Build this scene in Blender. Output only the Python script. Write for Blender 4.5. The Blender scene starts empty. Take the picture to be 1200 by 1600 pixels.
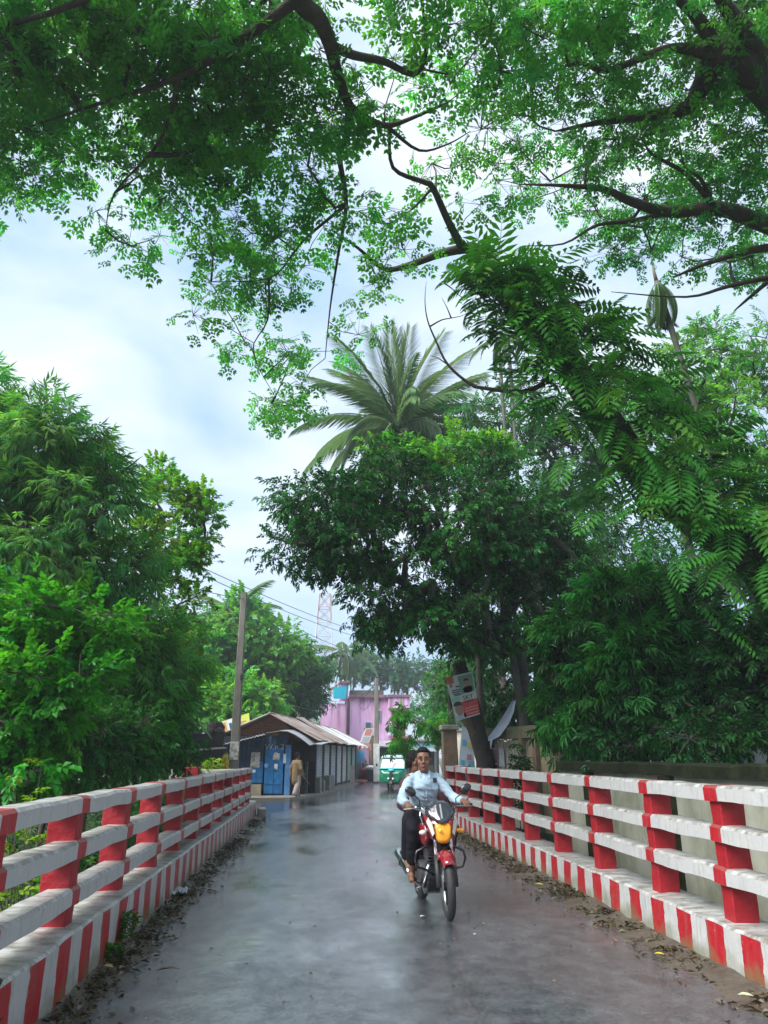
import bpy, bmesh, math, random
import numpy as np
from mathutils import Vector, Matrix, noise as mnoise

random.seed(7); RNG = np.random.default_rng(11)
S = bpy.context.scene
COL = S.collection
R = math.radians
# ------------------------------------------------------------------ camera
F_PX, CAM_H = 1155.0, 1.55
PITCH = math.atan2(382, 1155.0); YAW = math.atan2(104, math.hypot(1155, 382))
cam = bpy.data.cameras.new('camera'); cam_o = bpy.data.objects.new('camera', cam); COL.objects.link(cam_o)
cam.sensor_fit = 'VERTICAL'; cam.sensor_height = 36; cam.lens = F_PX / 1600 * 36
cam.clip_start = 0.05; cam.clip_end = 3000
cam_o.location = (0, 0, CAM_H); cam_o.rotation_euler = (math.pi / 2 + PITCH, 0, -YAW)
S.camera = cam_o
# ------------------------------------------------------------------ sky
SUN_EL, SUN_AZ = 48.0, 240.0      # azimuth clockwise from +Y
w = bpy.data.worlds.new('World'); S.world = w; w.use_nodes = True
nt = w.node_tree; nt.nodes.clear()
N = nt.nodes.new; L = nt.links.new
out = N('ShaderNodeOutputWorld'); bg = N('ShaderNodeBackground'); bg.inputs[1].default_value = 0.1
sky = N('ShaderNodeTexSky'); sky.sky_type = 'NISHITA'; sky.sun_disc = False
sky.sun_elevation = R(SUN_EL); sky.sun_rotation = R(SUN_AZ); sky.dust_density = 2.5; sky.air_density = 1.0
tc = N('ShaderNodeTexCoord'); mp = N('ShaderNodeMapping'); mp.inputs['Scale'].default_value = (1.0, 1.0, 2.2)
n1 = N('ShaderNodeTexNoise'); n1.inputs['Scale'].default_value = 2.6; n1.inputs['Detail'].default_value = 6; n1.inputs['Roughness'].default_value = .5
n1.inputs['Distortion'].default_value = .35
cr = N('ShaderNodeValToRGB'); cr.color_ramp.elements[0].position = .36; cr.color_ramp.elements[1].position = .66
cr.color_ramp.elements[0].color = (2.5, 3.7, 5.3, 1); cr.color_ramp.elements[1].color = (5.4, 5.9, 6.4, 1)
mx = N('ShaderNodeMix'); mx.data_type = 'RGBA'; mx.inputs[0].default_value = .88
L(tc.outputs['Generated'], mp.inputs[0]); L(mp.outputs[0], n1.inputs[0]); L(n1.outputs[0], cr.inputs[0])
L(sky.outputs[0], mx.inputs[6]); L(cr.outputs[0], mx.inputs[7]); L(mx.outputs[2], bg.inputs[0]); L(bg.outputs[0], out.inputs[0])
sun = bpy.data.lights.new('sun', 'SUN'); sun.energy = 3.8; sun.angle = R(40); sun.color = (1, .985, .96)
sun_o = bpy.data.objects.new('sun', sun); COL.objects.link(sun_o)
_e, _a = R(SUN_EL), R(SUN_AZ)
sun_dir = Vector((math.sin(_a) * math.cos(_e), math.cos(_a) * math.cos(_e), math.sin(_e)))
sun_o.rotation_euler = (-sun_dir).to_track_quat('-Z', 'Y').to_euler(); sun_o.location = (0, 0, 40)
S.view_settings.view_transform = 'Standard'; S.view_settings.look = 'None'
S.view_settings.exposure = 1.12; S.view_settings.gamma = 1
S.cycles.max_bounces = 7; S.cycles.diffuse_bounces = 3; S.cycles.glossy_bounces = 3
S.cycles.transmission_bounces = 4; S.cycles.transparent_max_bounces = 6; S.cycles.volume_bounces = 0
S.cycles.use_denoising = True; S.cycles.sample_clamp_indirect = 6

# ------------------------------------------------------------------ pixel rays of the photograph (1200 x 1600)
_fw = np.array([math.sin(YAW) * math.cos(PITCH), math.cos(YAW) * math.cos(PITCH), math.sin(PITCH)])
_rt = np.array([math.cos(YAW), -math.sin(YAW), 0.]); _up = np.cross(_rt, _fw); _C = np.array([0, 0, CAM_H])
def _ray(x, y): return _fw * F_PX + _rt * (x - 600) - _up * (y - 800)
def onz(x, y, z=0.): r = _ray(x, y); return _C + r * ((z - CAM_H) / r[2])
def ony(x, y, Y): r = _ray(x, y); return _C + r * (Y / r[1])
def onx(x, y, X): r = _ray(x, y); return _C + r * (X / r[0])

# ------------------------------------------------------------------ materials
MATS = {}
def _nodes(name):
    m = bpy.data.materials.new(name); m.use_nodes = True
    t = m.node_tree; b = t.nodes['Principled BSDF']; MATS[name] = m
    return m, t, b, t.nodes.new, t.links.new
def mat(name, c, rough=.6, c2=None, scale=6., bump=0., bscale=40., metal=0., spec=.5, stretch=(1, 1, 1), lo=.35, hi=.65, emit=0, coat=0, obj=False):
    if name in MATS: return MATS[name]
    m, t, b, N, L = _nodes(name)
    b.inputs['Roughness'].default_value = rough; b.inputs['Metallic'].default_value = metal
    b.inputs['Specular IOR Level'].default_value = spec
    b.inputs['Coat Weight'].default_value = coat
    b.inputs['Base Color'].default_value = (*c, 1)
    tcn = N('ShaderNodeTexCoord'); g = N('ShaderNodeMapping'); g.inputs['Scale'].default_value = stretch
    if obj: L(tcn.outputs['Object'], g.inputs[0])
    else:
        ge = N('ShaderNodeNewGeometry'); L(ge.outputs['Position'], g.inputs[0])
    if c2 is not None:
        n = N('ShaderNodeTexNoise'); n.inputs['Scale'].default_value = scale; n.inputs['Detail'].default_value = 7; n.inputs['Roughness'].default_value = .65
        r = N('ShaderNodeValToRGB'); r.color_ramp.elements[0].position = lo; r.color_ramp.elements[1].position = hi
        r.color_ramp.elements[0].color = (*c, 1); r.color_ramp.elements[1].color = (*c2, 1)
        L(g.outputs[0], n.inputs[0]); L(n.outputs[0], r.inputs[0]); L(r.outputs[0], b.inputs['Base Color'])
    if bump:
        n = N('ShaderNodeTexNoise'); n.inputs['Scale'].default_value = bscale; n.inputs['Detail'].default_value = 5
        bu = N('ShaderNodeBump'); bu.inputs['Strength'].default_value = bump; bu.inputs['Distance'].default_value = .02
        L(g.outputs[0], n.inputs[0]); L(n.outputs[0], bu.inputs['Height']); L(bu.outputs[0], b.inputs['Normal'])
    if emit:
        b.inputs['Emission Color'].default_value = (*c, 1); b.inputs['Emission Strength'].default_value = emit
    return m

def leafmat(name, trans=.4, rough=.38, tint=(1.25, 1.25, .6)):
    m, t, b, N, L = _nodes(name)
    a = N('ShaderNodeAttribute'); a.attribute_name = 'Col'
    b.inputs['Roughness'].default_value = rough; b.inputs['Specular IOR Level'].default_value = .22
    L(a.outputs[0], b.inputs['Base Color'])
    tr = N('ShaderNodeBsdfTranslucent'); mu = N('ShaderNodeMix'); mu.data_type = 'RGBA'; mu.blend_type = 'MULTIPLY'; mu.inputs[0].default_value = 1
    mu.inputs[7].default_value = (*tint, 1)
    L(a.outputs[0], mu.inputs[6]); L(mu.outputs[2], tr.inputs[0])
    ms = N('ShaderNodeMixShader'); ms.inputs[0].default_value = trans
    L(b.outputs[0], ms.inputs[1]); L(tr.outputs[0], ms.inputs[2]); L(ms.outputs[0], t.nodes['Material Output'].inputs[0])
    return m

def math_node(N, L, op, a, b=None, c=None):
    n = N('ShaderNodeMath'); n.operation = op
    for i, v in enumerate((a, b, c)):
        if v is None: continue
        if hasattr(v, 'is_output') or hasattr(v, 'node'): L(v, n.inputs[i])
        else: n.inputs[i].default_value = v
    return n.outputs[0]

RED, WHITE = (.50, .012, .018), (.43, .43, .42)
def railing_mat(name, period, offset, width, face_only, grime_top=True):
    """hand-painted white concrete; red where (Y-offset) mod period < width"""
    m, t, b, N, L = _nodes(name)
    ge = N('ShaderNodeNewGeometry'); sx = N('ShaderNodeSeparateXYZ'); L(ge.outputs['Position'], sx.inputs[0])
    nz = N('ShaderNodeTexNoise'); L(ge.outputs['Position'], nz.inputs[0]); nz.inputs['Scale'].default_value = 9; nz.inputs['Detail'].default_value = 4
    wob = math_node(N, L, 'MULTIPLY_ADD', nz.outputs[0], .075, -.037)
    y = math_node(N, L, 'ADD', sx.outputs[1], wob)
    y = math_node(N, L, 'SUBTRACT', y, offset)
    y = math_node(N, L, 'FLOORED_MODULO', y, period)
    red = math_node(N, L, 'LESS_THAN', y, width)
    sn = N('ShaderNodeSeparateXYZ'); L(ge.outputs['Normal'], sn.inputs[0])
    up = math_node(N, L, 'GREATER_THAN', sn.outputs[2], .6)
    if face_only:
        red = math_node(N, L, 'MULTIPLY', red, math_node(N, L, 'SUBTRACT', 1, up))
    # worn red
    n2 = N('ShaderNodeTexNoise'); L(ge.outputs['Position'], n2.inputs[0]); n2.inputs['Scale'].default_value = 14; n2.inputs['Detail'].default_value = 8; n2.inputs['Roughness'].default_value = .7
    rr = N('ShaderNodeValToRGB'); rr.color_ramp.elements[0].position = .3; rr.color_ramp.elements[1].position = .75
    rr.color_ramp.elements[0].color = (.30, .005, .012, 1); rr.color_ramp.elements[1].color = (.42, .014, .022, 1); L(n2.outputs[0], rr.inputs[0])
    wr = N('ShaderNodeValToRGB'); wr.color_ramp.elements[0].position = .28; wr.color_ramp.elements[1].position = .48
    wr.color_ramp.elements[0].color = (.5, .49, .44, 1); wr.color_ramp.elements[1].color = (*WHITE, 1); L(n2.outputs[0], wr.inputs[0])
    n6 = N('ShaderNodeTexNoise'); L(ge.outputs['Position'], n6.inputs[0]); n6.inputs['Scale'].default_value = 22; n6.inputs['Detail'].default_value = 6; n6.inputs['Roughness'].default_value = .75
    chip = N('ShaderNodeMapRange'); chip.inputs[1].default_value = .64; chip.inputs[2].default_value = .68; L(n6.outputs[0], chip.inputs[0])
    red = math_node(N, L, 'MULTIPLY', red, math_node(N, L, 'SUBTRACT', 1, math_node(N, L, 'MULTIPLY', chip.outputs[0], .55)))
    mx = N('ShaderNodeMix'); mx.data_type = 'RGBA'; L(red, mx.inputs[0]); L(wr.outputs[0], mx.inputs[6]); L(rr.outputs[0], mx.inputs[7])
    # dark algae streaks across upward faces
    mp = N('ShaderNodeMapping'); mp.inputs['Scale'].default_value = (3.5, 7, 3); L(ge.outputs['Position'], mp.inputs[0])
    n3 = N('ShaderNodeTexNoise'); n3.inputs['Scale'].default_value = 1.3; n3.inputs['Detail'].default_value = 8; n3.inputs['Roughness'].default_value = .7; L(mp.outputs[0], n3.inputs[0])
    g = N('ShaderNodeValToRGB'); g.color_ramp.elements[0].position = .40; g.color_ramp.elements[1].position = .62; L(n3.outputs[0], g.inputs[0])
    gf = math_node(N, L, 'MULTIPLY', g.outputs[0], math_node(N, L, 'MULTIPLY', up, .8))
    m2 = N('ShaderNodeMix'); m2.data_type = 'RGBA'; L(gf, m2.inputs[0]); L(mx.outputs[2], m2.inputs[6]); m2.inputs[7].default_value = (.10, .085, .06, 1)
    mps = N('ShaderNodeMapping'); mps.inputs['Scale'].default_value = (14, 14, 1.6); L(ge.outputs['Position'], mps.inputs[0])
    n7 = N('ShaderNodeTexNoise'); L(mps.outputs[0], n7.inputs[0]); n7.inputs['Scale'].default_value = 1.4; n7.inputs['Detail'].default_value = 6; n7.inputs['Roughness'].default_value = .7
    sr = N('ShaderNodeMapRange'); sr.inputs[1].default_value = .52; sr.inputs[2].default_value = .76; sr.inputs[4].default_value = .6; L(n7.outputs[0], sr.inputs[0])
    ms_ = N('ShaderNodeMix'); ms_.data_type = 'RGBA'; L(sr.outputs[0], ms_.inputs[0]); L(m2.outputs[2], ms_.inputs[6]); ms_.inputs[7].default_value = (.15, .13, .095, 1); m2 = ms_
    # splashed mud and green algae near the road
    n4 = N('ShaderNodeTexNoise'); L(ge.outputs['Position'], n4.inputs[0]); n4.inputs['Scale'].default_value = 5; n4.inputs['Detail'].default_value = 6
    hz = math_node(N, L, 'MULTIPLY_ADD', n4.outputs[0], .50, -.11)
    d = math_node(N, L, 'SUBTRACT', hz, sx.outputs[2]); d = math_node(N, L, 'MULTIPLY', d, 7); 
    cl = N('ShaderNodeClamp'); L(d, cl.inputs[0]); dm = math_node(N, L, 'MULTIPLY', cl.outputs[0], .62)
    m3 = N('ShaderNodeMix'); m3.data_type = 'RGBA'; L(dm, m3.inputs[0]); L(m2.outputs[2], m3.inputs[6]); m3.inputs[7].default_value = (.13, .14, .06, 1)
    # hairline scuffs
    n5 = N('ShaderNodeTexNoise'); L(ge.outputs['Position'], n5.inputs[0]); n5.inputs['Scale'].default_value = 30; n5.inputs['Detail'].default_value = 3
    sc = math_node(N, L, 'GREATER_THAN', n5.outputs[0], .70)
    m4 = N('ShaderNodeMix'); m4.data_type = 'RGBA'; L(math_node(N, L, 'MULTIPLY', sc, .45), m4.inputs[0]); L(m3.outputs[2], m4.inputs[6]); m4.inputs[7].default_value = (.16, .14, .11, 1)
    L(m4.outputs[2], b.inputs['Base Color'])
    b.inputs['Roughness'].default_value = .42
    bu = N('ShaderNodeBump'); bu.inputs['Strength'].default_value = .35; bu.inputs['Distance'].default_value = .012; L(n2.outputs[0], bu.inputs['Height']); L(bu.outputs[0], b.inputs['Normal'])
    return m

# ------------------------------------------------------------------ mesh helpers
def woff(o):
    v = Vector((0, 0, 0))
    while o is not None: v += o.location; o = o.parent
    return v
class MB:
    def __init__(s): s.v = []; s.f = []; s.m = []
    def add(s, vs, fs, mi=0):
        k = len(s.v); s.v += [tuple(map(float, p)) for p in vs]; s.f += [tuple(i + k for i in f) for f in fs]; s.m += [mi] * len(fs); return s
    def box(s, c, d, rot=None, mi=0, taper=None):
        hx, hy, hz = d[0] / 2, d[1] / 2, d[2] / 2
        P = [Vector((x * hx, y * hy, z * hz)) for x in (-1, 1) for y in (-1, 1) for z in (-1, 1)]
        if taper: P = [Vector((p.x * (taper[0] if p.z > 0 else 1), p.y * (taper[1] if p.z > 0 else 1), p.z)) for p in P]
        if rot is not None: P = [rot @ p for p in P]
        c = Vector(c)
        return s.add([p + c for p in P], [(0, 1, 3, 2), (4, 6, 7, 5), (0, 4, 5, 1), (2, 3, 7, 6), (0, 2, 6, 4), (1, 5, 7, 3)], mi)
    def tube(s, pts, rad, n=8, mi=0, cap=True):
        pts = [Vector(p) for p in pts]; K = len(pts)
        if not hasattr(rad, '__len__'): rad = [rad] * K
        vs = []; up = None
        for i, p in enumerate(pts):
            d = (pts[min(i + 1, K - 1)] - pts[max(i - 1, 0)])
            if d.length < 1e-9: d = Vector((0, 0, 1))
            d.normalize()
            if up is None: up = d.orthogonal().normalized()
            else:
                up = up - d * up.dot(d)
                up = up.normalized() if up.length > 1e-6 else d.orthogonal().normalized()
            sd = d.cross(up)
            for k in range(n):
                a = 2 * math.pi * k / n; vs.append(p + (up * math.cos(a) + sd * math.sin(a)) * rad[i])
        fs = [(i * n + k, i * n + (k + 1) % n, (i + 1) * n + (k + 1) % n, (i + 1) * n + k) for i in range(K - 1) for k in range(n)]
        if cap: fs += [tuple(range(n))[::-1], tuple((K - 1) * n + k for k in range(n))]
        return s.add(vs, fs, mi)
    def ell(s, c, r, rot=None, nu=12, nv=8, mi=0):
        c = Vector(c); vs = []
        if not hasattr(r, '__len__'): r = (r, r, r)
        for j in range(1, nv):
            th = math.pi * j / nv
            for i in range(nu):
                a = 2 * math.pi * i / nu
                p = Vector((r[0] * math.sin(th) * math.cos(a), r[1] * math.sin(th) * math.sin(a), r[2] * math.cos(th)))
                vs.append((rot @ p if rot is not None else p) + c)
        t = Vector((0, 0, r[2])); t = rot @ t if rot is not None else t
        vs += [c + t, c - t]; T = len(vs) - 2; Bm = T + 1
        fs = [(j * nu + i, (j + 1) * nu + i, (j + 1) * nu + (i + 1) % nu, j * nu + (i + 1) % nu) for j in range(nv - 2) for i in range(nu)]
        fs += [(T, i, (i + 1) % nu) for i in range(nu)] + [(Bm, (nv - 2) * nu + (i + 1) % nu, (nv - 2) * nu + i) for i in range(nu)]
        return s.add(vs, fs, mi)
    def caps(s, a, b, ra, rb, n=10, mi=0):
        a, b = Vector(a), Vector(b); d = (b - a).normalized() if (b - a).length > 1e-6 else Vector((0, 0, 1))
        pts = []; rs = []
        for k in range(4):
            t = math.pi / 2 * (k + .35) / 4.35; pts.append(a - d * ra * math.cos(t)); rs.append(ra * math.sin(t))
        pts.append(a); rs.append(ra); pts.append(b); rs.append(rb)
        for k in reversed(range(4)):
            t = math.pi / 2 * (k + .35) / 4.35; pts.append(b + d * rb * math.cos(t)); rs.append(rb * math.sin(t))
        return s.tube(pts, rs, n, mi)
    def ring(s, c, Rr, r, axis, nu=32, nv=8, mi=0, squash=1.):
        c = Vector(c); ax = Vector(axis).normalized(); u = ax.orthogonal().normalized(); v = ax.cross(u); vs = []
        for i in range(nu):
            a = 2 * math.pi * i / nu; rd = u * math.cos(a) + v * math.sin(a)
            for j in range(nv):
                b = 2 * math.pi * j / nv; vs.append(c + rd * (Rr + r * math.cos(b)) + ax * (r * squash * math.sin(b)))
        fs = [(i * nv + j, ((i + 1) % nu) * nv + j, ((i + 1) % nu) * nv + (j + 1) % nv, i * nv + (j + 1) % nv) for i in range(nu) for j in range(nv)]
        return s.add(vs, fs, mi)
    def loft(s, rings, mi=0, cap=True, closed=True):
        n = len(rings[0]); K = len(rings); vs = [p for r in rings for p in r]
        rng = range(n) if closed else range(n - 1)
        fs = [(i * n + k, i * n + (k + 1) % n, (i + 1) * n + (k + 1) % n, (i + 1) * n + k) for i in range(K - 1) for k in rng]
        if cap: fs += [tuple(range(n))[::-1], tuple((K - 1) * n + k for k in range(n))]
        return s.add(vs, fs, mi)
    def prism(s, poly, d, mi=0):
        """poly: planar 3D points, extruded by vector d"""
        n = len(poly); d = Vector(d); P = [Vector(p) for p in poly]
        return s.add(P + [p + d for p in P], [tuple(range(n))[::-1], tuple(range(n, 2 * n))] + [(k, (k + 1) % n, n + (k + 1) % n, n + k) for k in range(n)], mi)
    def build(s, name, mats, parent=None, smooth=False, bevel=0, world=True, seg=2, xf=None):
        me = bpy.data.meshes.new(name)
        vs = s.v
        if xf is not None: vs = [xf(Vector(p)) for p in vs]
        if parent is not None and world:
            o = woff(parent); vs = [(p[0] - o.x, p[1] - o.y, p[2] - o.z) for p in vs]
        me.from_pydata(vs, [], s.f)
        if not isinstance(mats, (list, tuple)): mats = [mats]
        for m in mats: me.materials.append(m)
        if len(mats) > 1: me.polygons.foreach_set('material_index', s.m)
        bm = bmesh.new(); bm.from_mesh(me); bmesh.ops.recalc_face_normals(bm, faces=bm.faces); bm.to_mesh(me); bm.free()
        if smooth: me.polygons.foreach_set('use_smooth', [True] * len(me.polygons))
        o = bpy.data.objects.new(name, me); COL.objects.link(o); o.parent = parent
        if bevel:
            b = o.modifiers.new('bevel', 'BEVEL'); b.width = bevel; b.segments = seg; b.limit_method = 'ANGLE'; b.angle_limit = R(40)
        return o
def tag(o, label=None, cat=None, group=None, kind=None):
    if label: o['label'] = label
    if cat: o['category'] = cat
    if group: o['group'] = group
    if kind: o['kind'] = kind
    return o
def thing(name, label, cat, loc=(0, 0, 0), rz=0, group=None):
    o = bpy.data.objects.new(name, None); COL.objects.link(o); o.location = loc; o.rotation_euler = (0, 0, rz); o.empty_display_size = .1
    return tag(o, label, cat, group)
def RX(a): return Matrix.Rotation(a, 3, 'X')
def RY(a): return Matrix.Rotation(a, 3, 'Y')
def RZ(a): return Matrix.Rotation(a, 3, 'Z')
def jit(o, amp, sc=3.0, keep=None):
    for v in o.data.vertices:
        p = v.co * sc; v.co += Vector((mnoise.noise(p), mnoise.noise(p + Vector((31, 7, 3))), mnoise.noise(p + Vector((5, 77, 19))))) * amp
def bar(pts, wx, hz, ch=.02):
    """chamfered bar along pts, cross-section in x/z"""
    m = MB(); a, b = wx / 2, hz / 2
    sec = [(-a, -b), (a, -b), (a, b - ch), (a - ch, b), (-a + ch, b), (-a, b - ch)]
    m.loft([[(p[0] + x, p[1], p[2] + z) for x, z in sec] for p in pts]); return m
def text_obj(name, body, size, loc, rot, m, parent, ext=.002, align='CENTER'):
    cu = bpy.data.curves.new(name, 'FONT'); cu.body = body; cu.size = size; cu.align_x = align; cu.extrude = ext; cu.resolution_u = 2
    tmp = bpy.data.objects.new('t', cu); COL.objects.link(tmp)
    me = bpy.data.meshes.new_from_object(tmp.evaluated_get(bpy.context.evaluated_depsgraph_get()))
    bpy.data.objects.remove(tmp); me.materials.clear(); me.materials.append(m)
    o = bpy.data.objects.new(name, me); COL.objects.link(o); o.parent = parent
    o.location = Vector(loc) - (woff(parent) if parent else Vector()); o.rotation_euler = rot
    return o

# ------------------------------------------------------------------ setting: ground, road
def ground_z(x, y):
    # canal crossing under the bridge, running along X
    t = max(0., 1 - abs((y - 7.5) / 13.0) ** 2.2)
    side = max(0., min(1., (max(-1.9 - x, x - 3.4)) / 1.2))
    inner = max(0., min(1, (x + 2.1) / .2)) * max(0., min(1, (3.6 - x) / .2))
    z = -.06 - 1.7 * t * (side if side > 0 else 0) - (0.5 * inner * (1 if t > 0 else 0))
    z += .05 * mnoise.noise(Vector((x * .35, y * .35, 0)))* (1 if side > 0 else 0)
    return z - .03
def axis_pts(lo, hi, fine_lo, fine_hi, step, grow=1.3):
    a = list(np.arange(fine_lo, fine_hi + 1e-6, step)); s = step
    while a[-1] < hi: s *= grow; a.append(a[-1] + s)
    s = step
    while a[0] > lo: s *= grow; a.insert(0, a[0] - s)
    return a
xs = axis_pts(-600, 600, -14, 16, .5); ys = axis_pts(-60, 900, -4, 46, .5)
g = MB(); g.add([(x, y, ground_z(x, y)) for y in ys for x in xs],
      [(j * len(xs) + i, j * len(xs) + i + 1, (j + 1) * len(xs) + i + 1, (j + 1) * len(xs) + i) for j in range(len(ys) - 1) for i in range(len(xs) - 1)])
tag(g.build('ground', mat('soil', (.055, .045, .03), .85, (.04, .07, .02), 1.2, .6, 9), smooth=True), kind='structure')

def road_mat():
    m, t, b, N, L = _nodes('wet_asphalt')
    ge = N('ShaderNodeNewGeometry')
    def noise(sc, det, ro, st=(1, 1, 1)):
        mp = N('ShaderNodeMapping'); mp.inputs['Scale'].default_value = st; L(ge.outputs['Position'], mp.inputs[0])
        n = N('ShaderNodeTexNoise'); n.inputs['Scale'].default_value = sc; n.inputs['Detail'].default_value = det; n.inputs['Roughness'].default_value = ro
        L(mp.outputs[0], n.inputs[0]); return n.outputs[0]
    big = noise(.55, 6, .6, (1.3, .55, 1)); fine = noise(55, 4, .6); mid = noise(5.5, 6, .65, (.9, .7, 1)); lump = noise(1.6, 3, .5, (.6, 1.4, 1)); grit = noise(160, 3, .6)
    cr = N('ShaderNodeValToRGB'); cr.color_ramp.elements[0].color = (.034, .040, .047, 1); cr.color_ramp.elements[1].color = (.115, .128, .14, 1)
    cr.color_ramp.elements[0].position = .35; cr.color_ramp.elements[1].position = .7; agg = noise(38, 3, .7); L(math_node(N, L, 'MULTIPLY_ADD', math_node(N, L, 'SUBTRACT', agg, .5), .9, mid), cr.inputs[0])
    # muddy brown film towards the sides
    sx = N('ShaderNodeSeparateXYZ'); L(ge.outputs['Position'], sx.inputs[0])
    e = math_node(N, L, 'ABSOLUTE', math_node(N, L, 'SUBTRACT', sx.outputs[0], .76))
    e = math_node(N, L, 'MULTIPLY_ADD', mid, .9, math_node(N, L, 'SUBTRACT', e, 2.95))
    ec = N('ShaderNodeClamp'); L(math_node(N, L, 'MULTIPLY', e, 2.2), ec.inputs[0])
    mx = N('ShaderNodeMix'); mx.data_type = 'RGBA'; L(ec.outputs[0], mx.inputs[0]); L(cr.outputs[0], mx.inputs[6]); mx.inputs[7].default_value = (.050, .047, .041, 1)
    L(mx.outputs[2], b.inputs['Base Color'])
    # water film: smooth where it lies deep, rougher on the humps
    wr = N('ShaderNodeMapRange'); wr.inputs[1].default_value = .38; wr.inputs[2].default_value = .62; wr.inputs[3].default_value = .07; wr.inputs[4].default_value = .20
    L(big, wr.inputs[0]); ro = math_node(N, L, 'MULTIPLY_ADD', fine, .06, wr.outputs[0]); ro = math_node(N, L, 'MULTIPLY_ADD', ec.outputs[0], .25, ro)
    L(ro, b.inputs['Roughness'])
    b.inputs['Specular IOR Level'].default_value = 1.0
    b.inputs['Coat Weight'].default_value = 1.0; b.inputs['Coat Roughness'].default_value = .11
    bs = N('ShaderNodeMapRange'); bs.inputs[1].default_value = .36; bs.inputs[2].default_value = .6; bs.inputs[3].default_value = .08; bs.inputs[4].default_value = .75
    L(big, bs.inputs[0])
    b1 = N('ShaderNodeBump'); b1.inputs['Distance'].default_value = .006; L(bs.outputs[0], b1.inputs['Strength']); L(math_node(N, L, 'MULTIPLY_ADD', fine, .5, math_node(N, L, 'MULTIPLY_ADD', agg, 1.2, grit)), b1.inputs['Height'])
    b2 = N('ShaderNodeBump'); b2.inputs['Distance'].default_value = .03; b2.inputs['Strength'].default_value = .24; L(math_node(N, L, 'MULTIPLY_ADD', mid, .5, lump), b2.inputs['Height'])
    L(b1.outputs[0], b2.inputs['Normal']); L(b2.outputs[0], b.inputs['Normal']); L(b2.outputs[0], b.inputs['Coat Normal'])
    return m
ROAD = road_mat()
def road_edges(y):
    if y < 22.3: return -1.72, 3.24
    if y < 27: t = (y - 22.3) / 4.7; return -1.72 - .9 * t + max(0, 0), 3.24 + 1.4 * t
    k = (y - 27) * .155
    l = -2.62 + k; 
    if y > 33: l = max(l, -.12 + .155 * (y - 34.3) - .35)
    return l, 4.64 + k
def road_z(x, y):
    l, r_ = road_edges(y); t = (x - l) / (r_ - l); return .045 * (1 - (2 * t - 1) ** 2) - .045 + .008 * mnoise.noise(Vector((x * .8, y * .5, 3)))
ry = [*np.arange(-14, 23, .5), *np.arange(23, 60, .75), *np.arange(60, 170, 5)]
m = MB(); K = 13
vs = []
for y in ry:
    l, r_ = road_edges(y)
    for i in range(K):
        t = i / (K - 1); x = l + (r_ - l) * t
        vs.append((x, y, .045 * (1 - (2 * t - 1) ** 2) - .045 + .008 * mnoise.noise(Vector((x * .8, y * .5, 3)))))
m.add(vs, [(j * K + i, j * K + i + 1, (j + 1) * K + i + 1, (j + 1) * K + i) for j in range(len(ry) - 1) for i in range(K - 1)])
tag(m.build('road', ROAD, smooth=True), kind='structure')
# bridge slab under the road
m = MB().box((.76, 4, -.42), (5.4, 36, .5)); tag(m.build('bridge_deck', mat('old_concrete', (.28, .27, .24), .8, (.16, .16, .12), 3, .4, 20)), kind='structure')
# footpaths at the road side beyond the bridge
m = MB(); A = np.array([-.45, 33.3]); U = np.array([.166, .986]); U /= np.linalg.norm(U); NV = np.array([-U[1], U[0]])
def fr(a, b, z=0.): p = A + U * a + NV * b; return (p[0], p[1], z)
pts = [(-6.5, 29.6), (-1.0, 30.2), (.1, 33.6), *[tuple(A + U * a - NV * .55) for a in (2, 6, 10, 14, 18, 22)], *[tuple(A + U * a + NV * 3) for a in (22, 0)], (-6.5, 34)]
m.prism([(x, y, -.1) for x, y in pts], (0, 0, .17))
tag(m.build('footpath', mat('dusty_concrete', (.30, .26, .21), .7, (.18, .16, .13), 3, .4, 20)), kind='structure')

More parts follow.
